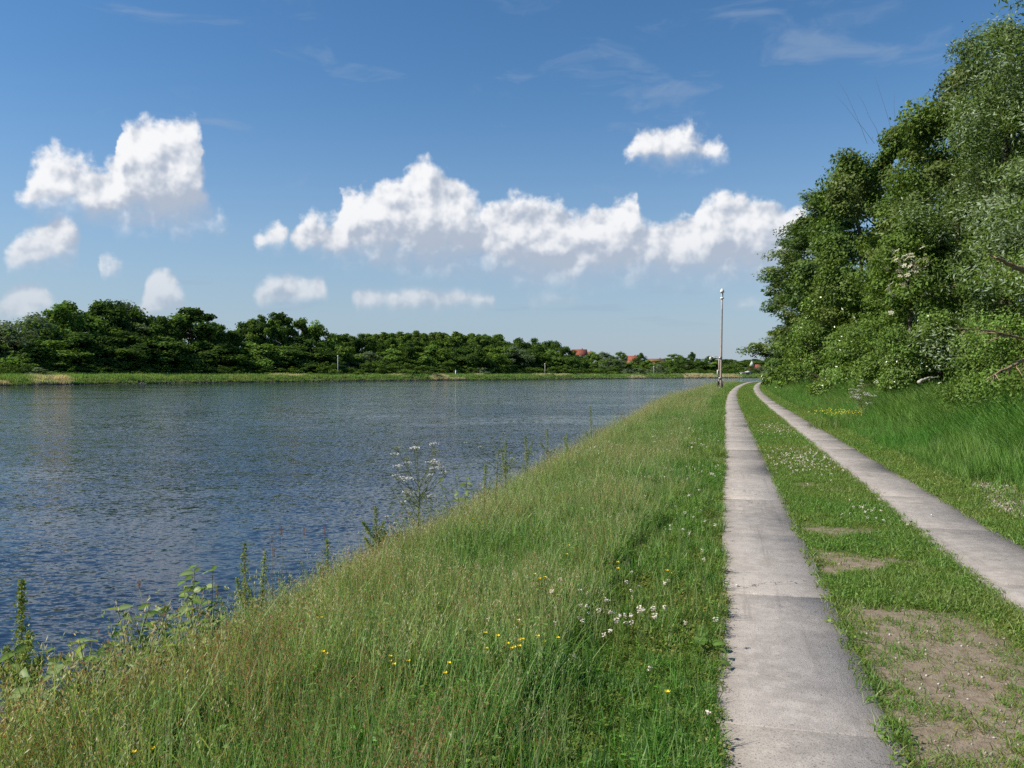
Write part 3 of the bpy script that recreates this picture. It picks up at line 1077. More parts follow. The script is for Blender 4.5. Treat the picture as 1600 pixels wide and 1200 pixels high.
def far_tree(px, top, wid, kind, off, label=None):
    D = shore_depth(px) + off + (4 if 'bush' in kind else 13)
    x, y = ray(px, D)
    z = gz(x, y) - .15
    h = max(zrow(top, D) - z, 1.2)
    w = wid / FPX * D
    R = {'broad': 4.6, 'grey': 4.4, 'tall': 2.9, 'cone': 2.2, 'light': 4.6, 'bush': 7.5, 'pale_bush': 7.5}[kind]
    s = w / 2 / (R * .92)
    nm = {'bush': 'bush', 'pale_bush': 'bush', 'cone': 'plantation_tree'}.get(kind, 'deciduous_tree')
    lab, grp = LAB[kind]
    where = ['below the tallest broad domes', 'by the dark square-crowned tree', 'around the slender poplar-like clump', 'in front of the pointed plantation', 'on the slope by the red roofed house',
             'around the low orange roof', 'towards the church'][int(np.searchsorted([230, 350, 510, 790, 960, 1060], px))]
    if kind == 'cone':
        where = {48: 'front row', 62: 'middle row', 84: 'back row'}[min((48, 62, 84), key=lambda v: abs(v - off))] + ' of the plantation'
    lab, grp = lab + ', ' + where, grp + ' ' + where
    t = thing(nm, label or lab, 'bush' if 'bush' in kind else 'tree', (x, y, z), RF.uniform(0, 6.28), None if label else grp, (s, s * RF.uniform(.9, 1.1), h / 10.4))
    cm, tm = FARP[(kind, RF.randrange(3))]
    link('crown' if 'bush' not in kind else 'foliage', cm, t)
    link('trunk' if 'bush' not in kind else 'stem', tm, t)


for a in [(-45, 502, 120, 'broad', 26), (8, 506, 90, 'grey', 22), (52, 494, 80, 'grey', 26), (72, 500, 80, 'broad', 40)]:
    far_tree(*a)
far_tree(108, 473, 96, 'light', 30, 'broad green tree across the canal, first of the three tallest domes')
far_tree(162, 469, 92, 'broad', 34, 'broad green tree across the canal with a brownish bare patch beside it')
far_tree(204, 477, 84, 'grey', 36, 'grey green domed tree across the canal sloping towards the upright dark one')
far_tree(300, 473, 88, 'tall', 30, 'dark upright tree with a square crown standing above its neighbours across the canal')
for a in [(60, 530, 110, 'light', 17), (130, 520, 110, 'broad', 19), (190, 520, 110, 'broad', 19), (245, 487, 48, 'tall', 32), (255, 500, 80, 'broad', 30), (250, 525, 110, 'broad', 20),
          (345, 511, 64, 'broad', 34), (378, 508, 66, 'broad', 38), (330, 535, 100, 'broad', 20), (390, 535, 90, 'light', 20), (445, 540, 90, 'broad', 20)]:
    far_tree(*a)
far_tree(404, 492, 40, 'tall', 32)
far_tree(434, 481, 52, 'tall', 34, 'tallest poplar-like tree of the clump across the canal')
far_tree(466, 493, 38, 'tall', 34)
for a in [(496, 505, 58, 'light', 40), (472, 525, 80, 'broad', 26), (520, 518, 36, 'tall', 46), (543, 521, 40, 'tall', 50), (566, 524, 44, 'broad', 50), (500, 550, 70, 'broad', 20)]:
    far_tree(*a)
px = 575
while px < 778:
    far_tree(px, 519 + abs(px - 670) * .045 + RF.uniform(-3, 3), 27, 'cone', 62 + RF.uniform(-6, 6))
    far_tree(px + 6, 521 + abs(px - 670) * .045 + RF.uniform(-3, 3), 27, 'cone', 84 + RF.uniform(-6, 6))
    far_tree(px + 3, 529 + RF.uniform(-4, 4), 30, RF.choice(['cone', 'tall']), 48 + RF.uniform(-4, 4))
    px += 12.5
for px, top, w, kd in [(530, 540, 62, 'light'), (572, 548, 66, 'grey'), (612, 546, 60, 'light'), (640, 538, 56, 'broad'), (676, 540, 66, 'light'), (708, 545, 50, 'broad'), (735, 540, 60, 'broad'),
                       (770, 538, 60, 'light'), (800, 540, 56, 'grey'), (830, 546, 50, 'broad'), (858, 548, 48, 'light'), (888, 556, 46, 'broad'), (552, 560, 60, 'grey'), (690, 560, 60, 'broad'), (655, 562, 60, 'light'),
                       (750, 562, 56, 'light'), (812, 562, 50, 'broad'), (596, 562, 56, 'broad'), (870, 566, 44, 'light')]:
    far_tree(px, top, w, kd, RF.uniform(18, 30))
for px, top, w, kd in [(752, 525, 46, 'broad'), (782, 529, 44, 'broad'), (808, 530, 42, 'broad'), (834, 531, 40, 'broad'), (862, 532, 36, 'broad'), (884, 541, 34, 'broad'), (848, 538, 40, 'light')]:
    far_tree(px, top, w, kd, RF.uniform(40, 55))
for px, top, w, kd, off in [(902, 556, 40, 'broad', 30), (925, 551, 34, 'light', 60), (944, 548, 30, 'grey', 60), (950, 558, 40, 'grey', 25), (970, 548, 20, 'light', 70), (968, 562, 36, 'grey', 30), (985, 566, 34, 'light', 28),
                            (1001, 552, 18, 'broad', 80), (1012, 563, 34, 'light', 40), (1030, 562, 30, 'light', 60), (1045, 566, 34, 'broad', 30), (1055, 552, 26, 'light', 90), (1068, 560, 30, 'broad', 50),
                            (1081, 551, 15, 'broad', 110), (1092, 562, 34, 'broad', 40), (1110, 557, 28, 'broad', 70), (1118, 566, 34, 'light', 30), (1136, 561, 30, 'broad', 70), (1146, 568, 32, 'broad', 30),
                            (1160, 563, 30, 'light', 90), (1178, 561, 34, 'broad', 110), (1200, 563, 40, 'broad', 60), (1185, 578, 26, 'broad', 14), (1158, 575, 16, 'broad', 40), (918, 566, 36, 'light', 24), (936, 570, 30, 'grey', 18)]:
    far_tree(px, top, w, kd, off)
px = -50
while px < 1190:
    kd = 'pale_bush' if (px > 930 and RF.random() < .6) or RF.random() < .12 else 'bush'
    w = RF.uniform(34, 62) * (1 if px < 700 else .62)
    far_tree(px, 582 - RF.uniform(5, 19) * (1 if px < 800 else .7), w, kd, RF.uniform(11, 16))
    px += w * .62

# ------------------------------------------------------------------ buildings beyond the canal
M_TILE = plain('red_roof_tiles', (.27, .082, .05), .85, var=.3, scale=1.2)
M_TILE2 = plain('brown_roof_tiles', (.22, .10, .06), .85, var=.3, scale=1.2)
M_WALL = plain('white_render', (.62, .60, .56), .9, var=.1, scale=.6)
M_BRICK = plain('red_brick', (.28, .11, .07), .9, var=.25, scale=2)
M_PANE = plain('window_pane', (.03, .035, .04), .12, var=.1, spec=.6)
M_TRIM = plain('white_trim', (.72, .71, .68), .6, var=.05)
M_SPIRE = plain('spire_shingles', (.52, .52, .48), .8, var=.15, scale=1.0)


def house(px, ridge, D, w, dp, hw, hr, rz, wall, tile, label, name='house'):
    x, y = ray(px, D)
    zr = zrow(ridge, D)
    z0 = gz(x, y)
    hw = max(zr - hr - z0, hw)
    t = thing(name, label, 'house', (x, y, z0 - .1), rz)
    mb = MB(); mb.box((0, 0, hw / 2), (w, dp, hw))
    g = .001
    mb.add([(-w / 2, -dp / 2, hw), (-w / 2, dp / 2, hw), (-w / 2, 0, hw + hr), (w / 2, -dp / 2, hw), (w / 2, dp / 2, hw), (w / 2, 0, hw + hr)], None, [(0, 2, 1), (3, 4, 5)])
    link('wall', mb.mesh('wall', [wall]), t)
    e = .5
    mb = MB()
    for s in (-1, 1):
        a = np.array([(-w / 2 - e, s * (dp / 2 + e), hw - e * hr / (dp / 2)), (w / 2 + e, s * (dp / 2 + e), hw - e * hr / (dp / 2)), (w / 2 + e, 0, hw + hr + .02), (-w / 2 - e, 0, hw + hr + .02)])
        mb.add(np.concatenate([a, a + np.array([0, 0, .22])]), [(0, 1, 2, 3), (4, 7, 6, 5), (0, 4, 5, 1), (1, 5, 6, 2), (2, 6, 7, 3), (3, 7, 4, 0)])
    rf = link('roof', mb.mesh('roof', [tile]), t)
    mb = MB(); mb.box((w * .22, .6, hw + hr), (.7, .7, 1.8))
    link('chimney', mb.mesh('chimney', [M_BRICK]), rf)
    for q in range(4):
        xx = -w / 2 + w * (q + .5) / 4
        mb = MB(); mb.box((xx, -dp / 2 - .03, hw - 1.6), (1.3, .06, 1.5))
        wn = link('window', mb.mesh('window', [M_TRIM]), t)
        for s in (-1, 1):
            mb = MB(); mb.box((xx + s * .3, -dp / 2 - .07, hw - 1.6), (.5, .03, 1.3))
            link('pane', mb.mesh('pane', [M_PANE]), wn)
    return t


house(905, 546.2, shore_depth(905) + 105, 8.5, 8.5, 4, 3.2, -YAW * -1 + .05, M_WALL, M_TILE, 'house with a steep red tiled roof above the trees across the canal')
house(921, 550, shore_depth(921) + 112, 4.0, 6.0, 4, 2.0, YAW, M_WALL, M_TILE2, 'small white gabled house beside the red roofed one on the hill')
house(989, 561.5, shore_depth(989) + 120, 7.0, 8.0, 3, 3.0, YAW + .2, M_BRICK, M_TILE, 'low house with an orange red roof between two trees across the canal')
house(1026, 564.5, shore_depth(1026) + 90, 10, 8.0, 3, 3.2, YAW, M_BRICK, M_TILE2, 'house with a dull brown roof half hidden by trees across the canal')
# church with pointed tower
D = shore_depth(1174) + 70
x, y = ray(1174.5, D)
z0 = gz(x, y)
t = thing('church', 'village church with pale pointed spire and orange red nave roof', 'church', (x, y, z0), YAW)
zt = zrow(563.5, D) - z0; ze = zrow(572, D) - z0
mb = MB(); mb.box((0, 0, ze / 2), (2.4, 2.4, ze)); link('tower', mb.mesh('tower', [M_BRICK]), t)
mb = MB(); w = 1.5
mb.add([(-w, -w, ze), (w, -w, ze), (w, w, ze), (-w, w, ze), (0, 0, zt)], [(3, 2, 1, 0)], [(0, 1, 4), (1, 2, 4), (2, 3, 4), (3, 0, 4)])
sp = link('spire', mb.mesh('spire', [M_SPIRE]), t)
mb = MB(); mb.tube([(0, 0, zt - .1), (0, 0, zt + .9)], .05, 4); link('finial', mb.mesh('finial', [M_TRIM]), sp)
zr = zrow(569.5, D) - z0; zs = zrow(576, D) - z0
mb = MB(); mb.box((4.2, 0, zs / 2), (6.0, 5.0, zs))
link('nave', mb.mesh('nave', [M_WALL]), t)
mb = MB()
mb.add([(1.3, -2.9, zs - .2), (7.5, -2.9, zs - .2), (7.5, 2.9, zs - .2), (1.3, 2.9, zs - .2), (1.6, 0, zr), (5.4, 0, zr)],
       [(0, 1, 5, 4), (2, 3, 4, 5), (3, 2, 1, 0)], [(1, 2, 5), (3, 0, 4)])
link('nave_roof', mb.mesh('nave_roof', [M_TILE]), t)
for q in range(3):
    mb = MB(); mb.box((2.2 + q * 1.8, -2.53, zs * .55), (.7, .06, zs * .4)); link('window', mb.mesh('window', [M_PANE]), t)

# low white sheds on the far shore by the ferry landing
for px, w, lab in ((1161, 3.4, 'small white flat roofed shed on the far shore, left of the gabled shelter'), (1168, 4.2, 'low white gabled shelter on the far shore below the church')):
    D = shore_depth(px) + 8
    x, y = ray(px, D); z0 = gz(x, y)
    t = thing('shore_shed', lab, 'shed', (x, y, z0 - .1), YAW)
    h = 1.9
    mb = MB(); mb.box((0, 0, h / 2), (w * .85, 2.2, h)); link('wall', mb.mesh('wall', [M_WALL]), t)
    mb = MB()
    if w < 4:
        mb.box((0, 0, h + .12), (w * 1.1, 2.7, .22))
    else:
        mb.add([(-w * .65, -1.5, h), (w * .65, -1.5, h), (w * .65, 1.5, h), (-w * .65, 1.5, h), (0, -1.5, h + .8), (0, 1.5, h + .8)], [(0, 4, 5, 3), (4, 1, 2, 5), (3, 2, 1, 0)], [(0, 1, 4), (2, 3, 5)])
    link('roof', mb.mesh('roof', [M_TRIM]), t)
    mb = MB(); mb.box((w * .12, -1.12, .8), (.8, .05, 1.5)); link('door', mb.mesh('door', [M_PANE]), t)

# ------------------------------------------------------------------ lamp poles
M_POLE = plain('weathered_wood_pole', (.42, .35, .30), .85, var=.35, scale=4, bump=.3)
M_METAL = plain('galvanised_steel', (.42, .42, .42), .45, .8, var=.1)
M_WHITE = plain('white_enamel', (.80, .80, .78), .4, var=.04)
M_BOX = plain('dark_cable_box', (.045, .042, .04), .6, var=.2)
M_GLASS = plain('lamp_glass', (.55, .58, .60), .15, var=.03, spec=.6)


def lamp_pole(x, y, h):
    z = gz(x, y)
    t = thing('lamp_pole', 'weathered canal lamp pole with white capped light standing beside the track', 'lamp pole', (x, y, z))
    mb = MB()
    zz = np.linspace(-.3, h, 9)
    mb.tube(np.stack([.012 * zz, 0 * zz, zz], 1), .115 - .0035 * zz, 10, cap=True)
    link('pole', mb.mesh('pole', [M_POLE], True), t)
    mb = MB()
    zz = np.linspace(-.3, 3.2, 5)
    mb.tube(np.stack([-.155 + .0 * zz, -.02 + 0 * zz, zz], 1), .06, 8)
    link('side_post', mb.mesh('side_post', [M_POLE], True), t)
    for zc in (3.2, 1.25, .35):
        mb = MB(); mb.lathe((-.04, 0, zc), [(.0, -.05), (.20, -.05), (.20, .05), (0, .05)], 10)
        link('clamp_band', mb.mesh('clamp_band', [M_METAL]), t)
    tx = .012 * h
    lamp = MB(); lamp.lathe((tx, 0, h), [(0, 0), (.09, 0), (.20, .05), (.16, .16), (.09, .2), (0, .2)], 12)
    lb = link('lamp_base', lamp.mesh('lamp_base', [M_WHITE], True), t)
    g = MB(); g.lathe((tx, 0, h + .2), [(.10, 0), (.115, .15), (.115, .38), (.10, .45)], 12)
    link('lamp_glass', g.mesh('lamp_glass', [M_GLASS], True), lb)
    c = MB(); c.lathe((tx, 0, h + .62), [(.0, 0), (.21, 0), (.19, .16), (.11, .30), (.03, .40), (0, .42)], 12)
    link('lamp_cap', c.mesh('lamp_cap', [M_WHITE], True), lb)
    a = MB(); a.tube([(-.05, 0, 3.22), (-.5, 0, 3.32), (-.95, -.02, 3.28)], .022, 6)
    ar = link('bracket', a.mesh('bracket', [M_METAL]), t)
    s = MB(); s.tube([(-.15, 0, 3.0), (-.42, 0, 3.28)], .015, 5)
    link('strut', s.mesh('strut', [M_METAL]), ar)
    b = MB(); b.lathe((-.95, -.02, 3.0), [(0, -.04), (.10, 0), (.115, .22), (.06, .3), (0, .32)], 10)
    link('side_lamp', b.mesh('side_lamp', [M_WHITE], True), ar)
    b = MB(); b.box((-.30, -.02, 1.72), (.08, .22, .62)); link('sign_plate', b.mesh('sign_plate', [M_WHITE]), t)
    b = MB(); b.box((-.27, 0, .62), (.13, .3, .72)); link('cable_box', b.mesh('cable_box', [M_BOX]), t)
    b = MB(); b.box((.17, 0, .62), (.13, .3, .72)); link('cable_box', b.mesh('cable_box', [M_BOX]), t)


px_, py_ = ray(1126, 79)
lamp_pole(px_, py_, 8.8)
for q, (px, top, kind) in enumerate([(528, 557, 1), (712, 578, 0), (851.5, 569, 1), (1021.5, 573.5, 1), (300, 580, 0)][:4]):
    D = shore_depth(px) + 7.5
    x, y = ray(px, D); z0 = gz(x, y)
    h = zrow(top, D) - z0
    if kind:
        t = thing('bank_lamp_post', ['tall pale lamp post on the far bank in front of the dark clump', '', 'lamp post on the far bank below the wooded hill with the red roofed house', 'lamp post on the far bank below the brown roofed house'][q], 'lamp post', (x, y, z0 - .2))
        mb = MB(); mb.tube([(0, 0, 0), (0, 0, h)], [.17, .12], 8); link('pole', mb.mesh('pole', [plain('pale_pole', (.46, .43, .38))]), t)
        mb = MB(); mb.lathe((0, 0, h), [(0, 0), (.24, 0), (.24, .35), (.1, .62), (0, .66)], 8); link('lamp', mb.mesh('lamp', [M_WHITE]), t)
    else:
        t = thing('marker_post', 'short white marker post on the far bank', 'post', (x, y, z0 - .2))
        mb = MB(); mb.box((0, 0, h / 2), (.32, .32, h)); link('post', mb.mesh('post', [M_WHITE]), t)
        mb = MB(); mb.box((0, 0, h + .1), (.4, .4, .2), taper=.5); link('cap', mb.mesh('cap', [M_WHITE]), t)


# ------------------------------------------------------------------ grass: prototypes and scattering
def blade_strips(r, n, rad, h, w, bend, cols, lean=(0, 0), levels=4, wind=.0):
    """n curved blades; returns arrays for one tuft"""
    a = r.random(n) * 2 * PI; rr = rad * np.sqrt(r.random(n))
    B = np.stack([rr * np.cos(a), rr * np.sin(a), np.full(n, -.02)], 1)
    H = h[0] + (h[1] - h[0]) * r.random(n)
    az = r.random(n) * 2 * PI
    dr = np.stack([np.cos(az), np.sin(az)], 1) * (bend * (.3 + r.random(n)))[:, None] + np.array(lean) + r.normal(size=(n, 2)) * .05
    fa = r.random(n) * PI
    side = np.stack([np.cos(fa), np.sin(fa), np.zeros(n)], 1)
    t = np.linspace(0, 1, levels)
    wd = np.array([.75, 1, .75, 0])[:levels] if levels == 4 else np.array([1, .8, 0])
    V, Q, T = [], [], []
    C = []
    cols = np.asarray(cols)
    col = cols[r.integers(0, len(cols), n)] * (.75 + .5 * r.random(n))[:, None]
    W = w * (.6 + .8 * r.random(n))
    for i in range(n):
        s0 = len(V)
        for j, tj in enumerate(t):
            c = B[i] + np.array([dr[i, 0] * tj ** 1.8 * H[i], dr[i, 1] * tj ** 1.8 * H[i], H[i] * tj * (1 - .18 * tj * min(1, np.hypot(*dr[i])))])
            if j < levels - 1:
                V += [c - side[i] * W[i] * wd[j] / 2, c + side[i] * W[i] * wd[j] / 2]
                C += [col[i]] * 2
            else:
                V.append(c); C.append(col[i])
        for j in range(levels - 2):
            Q.append((s0 + 2 * j, s0 + 2 * j + 1, s0 + 2 * j + 3, s0 + 2 * j + 2))
        e = s0 + 2 * (levels - 2)
        T.append((e, e + 1, e + 2))
    return np.array(V), Q, T, np.array(C)


def tuft(seed, spec):
    """spec: list of blade groups and seed-head groups"""
    r = np.random.default_rng(seed)
    mb = MB()
    for s in spec:
        if s[0] == 'blade':
            mb.add(*blade_strips(r, *s[1:]))
        elif s[0] == 'head':       # stems that carry a seed head
            _, n, rad, h, w, bend, scol, hcol, hl = s
            V, Q, T, C = blade_strips(r, n, rad, h, w, bend, scol)
            mb.add(V, Q, T, C)
            tips = V[6::7]; b4 = V[4::7]
            d = nrm(tips - b4)
            hc = np.asarray(hcol)
            for i in range(len(tips)):
                m = 7
                f = r.random(m)
                off = r.normal(size=(m, 3)) * hl * .085
                c = hc[r.integers(0, len(hc))] * (.8 + .4 * r.random())
                mb.leaves(tips[i] - d[i] * hl * (f[:, None] - .15) + off, nrm(r.normal(size=(m, 3))), hl * .24, hl * .05, c, np.broadcast_to(d[i] * 2, (m, 3)))
        elif s[0] == 'leaf':       # low broad leaves
            _, n, rad, h, L, W, cols = s
            a = r.random(n) * 2 * PI; rr = rad * np.sqrt(r.random(n))
            P = np.stack([rr * np.cos(a), rr * np.sin(a), h[0] + (h[1] - h[0]) * r.random(n)], 1)
            cols = np.asarray(cols)
            mb.leaves(P, nrm(np.array([0, 0, 1.2]) + r.normal(size=(n, 3)) * .5), L * (.6 + .8 * r.random(n)), W * (.6 + .8 * r.random(n)), cols[r.integers(0, len(cols), n)] * (.75 + .5 * r.random(n))[:, None], fold=.12)
    return mb.arr()


def scatter(name, protos, P, rot, scl, idx, mat, tnt=None):
    if tnt is None:
        tnt = fbm(P[:, 0] * .5, P[:, 1] * .5, 33) * .6 + fbm(P[:, 0] * 2.3, P[:, 1] * 2.3, 34) * .4
        tnt = np.clip((tnt - .5) * 2.6 + .5 + rng.normal(size=len(P)) * .12, 0, 1)
    V, Q, T, C, pid = [], [], [], [], []
    n = 0
    for q, (v, qq, tt, c) in enumerate(protos):
        V.append(v); C.append(c); pid.append(np.full(len(v), q + 1, np.int32))
        if qq is not None:
            Q.append(np.asarray(qq) + n)
        if tt is not None:
            T.append(np.asarray(tt) + n)
        n += len(v)
    N = len(P)
    V.append(P); C.append(np.ones((N, 3))); pid.append(np.zeros(N, np.int32))
    pad = lambda a, d: np.concatenate([np.zeros((n,) + a.shape[1:], d), a.astype(d)])
    me = make_mesh(name, np.concatenate(V), np.concatenate(Q) if Q else None, np.concatenate(T) if T else None, np.concatenate(C), [mat],
                   attrs={'pid': ('INT', np.concatenate(pid)), 'rot': ('FLOAT_VECTOR', pad(rot, np.float32)), 'scl': ('FLOAT', pad(scl, np.float32)), 'idx': ('INT', pad(idx, np.int32)), 'tnt': ('FLOAT', pad(tnt, np.float32))})
    o = link(name, me)
    g = bpy.data.node_groups.new(name, 'GeometryNodeTree')
    g.interface.new_socket('Geometry', in_out='INPUT', socket_type='NodeSocketGeometry')
    g.interface.new_socket('Geometry', in_out='OUTPUT', socket_type='NodeSocketGeometry')
    nd, lk = g.nodes, g.links
    gi = nd.new('NodeGroupInput'); go = nd.new('NodeGroupOutput')

    def attr(nm, ty):
        a = nd.new('GeometryNodeInputNamedAttribute'); a.data_type = ty; a.inputs[0].default_value = nm
        return a.outputs[0]

    def sel(nm, v):
        c = nd.new('FunctionNodeCompare'); c.data_type = 'INT'; c.operation = 'EQUAL'
        lk.new(attr(nm, 'INT'), c.inputs[2]); c.inputs[3].default_value = v
        return c.outputs[0]

    def sepg(v):
        s = nd.new('GeometryNodeSeparateGeometry'); s.domain = 'POINT'
        lk.new(gi.outputs[0], s.inputs[0]); lk.new(sel('pid', v), s.inputs[1])
        return s.outputs[0]
    pts = sepg(0)
    jn = nd.new('GeometryNodeJoinGeometry')
    for q in range(len(protos)):
        i = nd.new('GeometryNodeInstanceOnPoints')
        lk.new(pts, i.inputs['Points']); lk.new(sel('idx', q), i.inputs['Selection']); lk.new(sepg(q + 1), i.inputs['Instance'])
        lk.new(attr('rot', 'FLOAT_VECTOR'), i.inputs['Rotation']); lk.new(attr('scl', 'FLOAT'), i.inputs['Scale'])
        lk.new(i.outputs[0], jn.inputs[0])
    lk.new(jn.outputs[0], go.inputs[0])
    md = o.modifiers.new('scatter', 'NODES')
    md.node_group = g
    return o


def in_view(x, y, m=60):
    """keep what stands in or just beside the camera's field"""
    dp = -x * math.sin(YAW) + y * math.cos(YAW)
    lt = x * math.cos(YAW) + y * math.sin(YAW)
    px = 800 + FPX * lt / np.maximum(dp, .01)
    return (dp > .8) & (px > -500) & (px < 2100)


def logy(r, n, a, b):
    return a * (b / a) ** r.random(n)


GRASS = [(.085, .160, .032), (.100, .178, .036), (.070, .140, .027), (.115, .182, .045)]
STRAW = [(.27, .28, .15), (.20, .24, .10), (.16, .215, .075)]
RUST = [(.20, .095, .05), (.24, .13, .075), (.17, .085, .05)]
FRESH = [(.108, .162, .036), (.128, .182, .044), (.092, .146, .032)]
HERB = [(.11, .13, .03), (.15, .14, .035), (.09, .12, .028)]

r = np.random.default_rng(21)
# --- tall meadow on the canal bank
MEADOW = [tuft(1, [('blade', 17, .09, (.12, .34), .0088, .5, GRASS), ('leaf', 8, .09, (.05, .26), .07, .016, FRESH + GRASS), ('blade', 4, .08, (.25, .48), .0068, .25, STRAW)]),
          tuft(2, [('blade', 17, .09, (.15, .38), .0080, .55, GRASS + FRESH[:1]), ('leaf', 8, .09, (.05, .28), .075, .017, FRESH + GRASS), ('blade', 4, .07, (.28, .52), .0064, .2, STRAW + GRASS[:1])]),
          tuft(3, [('blade', 12, .08, (.12, .3), .0085, .55, GRASS), ('head', 5, .09, (.32, .56), .0046, .22, STRAW, RUST, .07)]),
          tuft(4, [('blade', 11, .08, (.1, .3), .0085, .55, GRASS), ('head', 4, .09, (.36, .60), .0046, .3, STRAW, STRAW + [(.33, .27, .19)], .08)]),
          tuft(5, [('blade', 15, .08, (.08, .24), .0095, .6, FRESH), ('leaf', 14, .10, (.04, .16), .045, .025, FRESH)]),
          tuft(6, [('blade', 14, .10, (.06, .14), .007, .6, GRASS + HERB), ('leaf', 20, .11, (.01, .08), .03, .02, HERB)])]
n = 84000
y = logy(r, n, 1.6, 140)
X = -5.35 + 5.33 * r.random(n) ** .92
x = X + shift(y)
big = fbm(x * .55, y * .55, 5); sm = fbm(x * 1.7, y * 1.7, 6)
ex = (X + .75) + (big - .5) * 1.3                       # > 0 close to the track: short and herby
u = r.random(n)
idx = np.where(ex > 0, np.where(u < .55, 5, np.where(u < .85, 4, 0)),
               np.where(u < .32, 0, np.where(u < .58, 1, np.where(u < .80, 4, np.where(u < .90, 2, 3)))))
rusty = (fbm(x * .35, y * .35, 41) + .25 * sstep(X, -2.2, -3.8)) > .68
idx = np.where(rusty & (ex <= 0) & (u > .86), 2, idx)
lush = sm > .6
herb = (y < 9) & (X > -.80 - .3 * sm)
idx = np.where(herb & (u < .85), 5, idx)
idx = np.where(lush & (ex <= 0) & (u < .6), 4, idx)
scl = (.75 + .5 * r.random(n)) * np.where(ex > 0, .72, .90 - .02 * sstep(-X, 1.5, 3.2)) * (1 + .5 * sstep(y, 12, 60))
scl *= np.where(X > -.22, .8, 1.0) * np.where(herb & (idx != 5), .8, 1.0)
scl *= (.50 + .95 * big) * (.8 + .4 * sm)
bare = (fbm(x * 1.2, y * 1.2, 77) > .80) & (X > -1.4)
keep = in_view(x, y) & ~bare & (ground_z(x, y, False) > WATER + .05)
P = np.stack([x, y, ground_z(x, y, False)], 1)[keep]
edge = (X < -2.9) & (r.random(n) < .40)
idx = np.where(edge & (u < .38), 2, np.where(edge, 3, idx)); scl = np.where(edge, np.maximum(scl, .8) * (1.0 + .55 * r.random(n) ** 2), scl)
rot = np.stack([r.normal(size=n) * .17, r.normal(size=n) * .17, r.random(n) * 6.28], 1)[keep]
o = scatter('meadow_grass', MEADOW, P, rot, scl[keep], idx[keep], M_GRASS)
stuff(o, 'tall flowering meadow grass with rust red seed heads on the canal bank', 'grass')

# --- short turf between and beside the tracks
TURF = [tuft(11, [('blade', 18, .07, (.03, .085), .0062, .8, FRESH + HERB)]),
        tuft(12, [('blade', 17, .07, (.04, .11), .0060, .7, FRESH + FRESH + STRAW)]),
        tuft(13, [('leaf', 26, .08, (.008, .04), .022, .017, FRESH), ('blade', 8, .07, (.03, .08), .004, .7, GRASS)]),
        tuft(14, [('blade', 16, .07, (.02, .075), .0055, .9, STRAW + GRASS[:2] + HERB)])]
n = 70000
y = logy(r, n, 1.6, 140)
lane = r.random(n)
X = np.where(lane < .52, S1[1] - .05 + (S2[0] - S1[1] + .12) * r.random(n), S2[1] - .04 + 1.7 * r.random(n))
x = X + shift(y)
dm = dirt_at(X, y)
u = r.random(n)
idx = np.where(u < .4, 0, np.where(u < .65, 1, np.where(u < .85, 2, 3)))
idx = np.where(dm > .3, np.where(u < .6, 3, 0), idx)
cl = fbm(X * 4.5, y * 4.5, 55)
keep = in_view(x, y) & ~((np.abs(X - 3.72 - .1 * np.sin(y * 2)) < .28) & (y > 10.7) & (y < 13.8) & (r.random(n) < .75)) & ((r.random(n) > sstep(dm, .08, .85) * .90) | ((cl > .49) & (u < .85 - .35 * dm)))
for a, b in (S1, S2):
    keep &= ~((X > a + .02) & (X < b - .02) & (r.random(n) < .85))
scl = (.7 + .5 * r.random(n)) * (1 + .6 * sstep(y, 12, 60)) * np.where(dm > .3, .8, 1.0) * np.where(X > 3.4, 1.4, 1.0)
P = np.stack([x, y, ground_z(x, y, False)], 1)[keep]
rot = np.stack([r.normal(size=n) * .12, r.normal(size=n) * .12, r.random(n) * 6.28], 1)[keep]
o = scatter('turf', TURF, P, rot, scl[keep], idx[keep], M_GRASS)
stuff(o, 'short trodden turf growing between and beside the concrete strips', 'turf')

# --- reeds and tall grass below the hedge
REEDG = [(.110, .185, .046), (.130, .205, .052), (.095, .165, .042), (.15, .21, .07)]
REED = [tuft(21, [('blade', 14, .14, (.35, .8), .019, .5, REEDG, (-.22, 0)), ('blade', 9, .13, (.15, .4), .015, .6, REEDG + GRASS)]),
        tuft(22, [('blade', 12, .14, (.4, .95), .021, .5, REEDG, (-.3, 0)), ('blade', 9, .13, (.2, .5), .016, .6, REEDG)]),
        tuft(23, [('blade', 17, .13, (.15, .42), .011, .55, GRASS + REEDG), ('blade', 3, .1, (.3, .55), .008, .3, GRASS)]),
        tuft(24, [('blade', 14, .12, (.2, .5), .010, .5, GRASS + REEDG), ('head', 4, .1, (.4, .65), .006, .25, STRAW, [(.26, .27, .17)], .07)])]
n = 46000
y = logy(r, n, 5, 150)
X = 3.5 + 5.6 * r.random(n)
x = X + shift(y)
e = (X - 4.7) + (fbm(x * .6, y * .6, 15) - .5) * 1.6 + .7 * sstep(y, 22, 45)*0
u = r.random(n)
idx = np.where(e < 0, np.where(u < .95, 2, 3), np.where(u < .40, 0, np.where(u < .88, 1, 2)))
scl = (.7 + .5 * r.random(n)) * np.where(e < 0, .55 + .35 * sstep(X, 3.5, 4.8), .62 + .45 * sstep(X, 4.5, 7)) * (.6 + .8 * fbm(x * .8, y * .8, 71)) * (1 + .4 * sstep(y, 14, 70))
grav = (np.abs(X - 3.72 - .1 * np.sin(y * 2)) < .34) & (y > 10.6) & (y < 14.0)
keep = in_view(x, y) & ~(grav & (r.random(n) < .93))
P = np.stack([x, y, ground_z(x, y, False)], 1)[keep]
rot = np.stack([r.normal(size=n) * .08, r.normal(size=n) * .08, r.normal(size=n) * .9], 1)[keep]
o = scatter('reed_grass', REED, P, rot, scl[keep], idx[keep], M_GRASS)
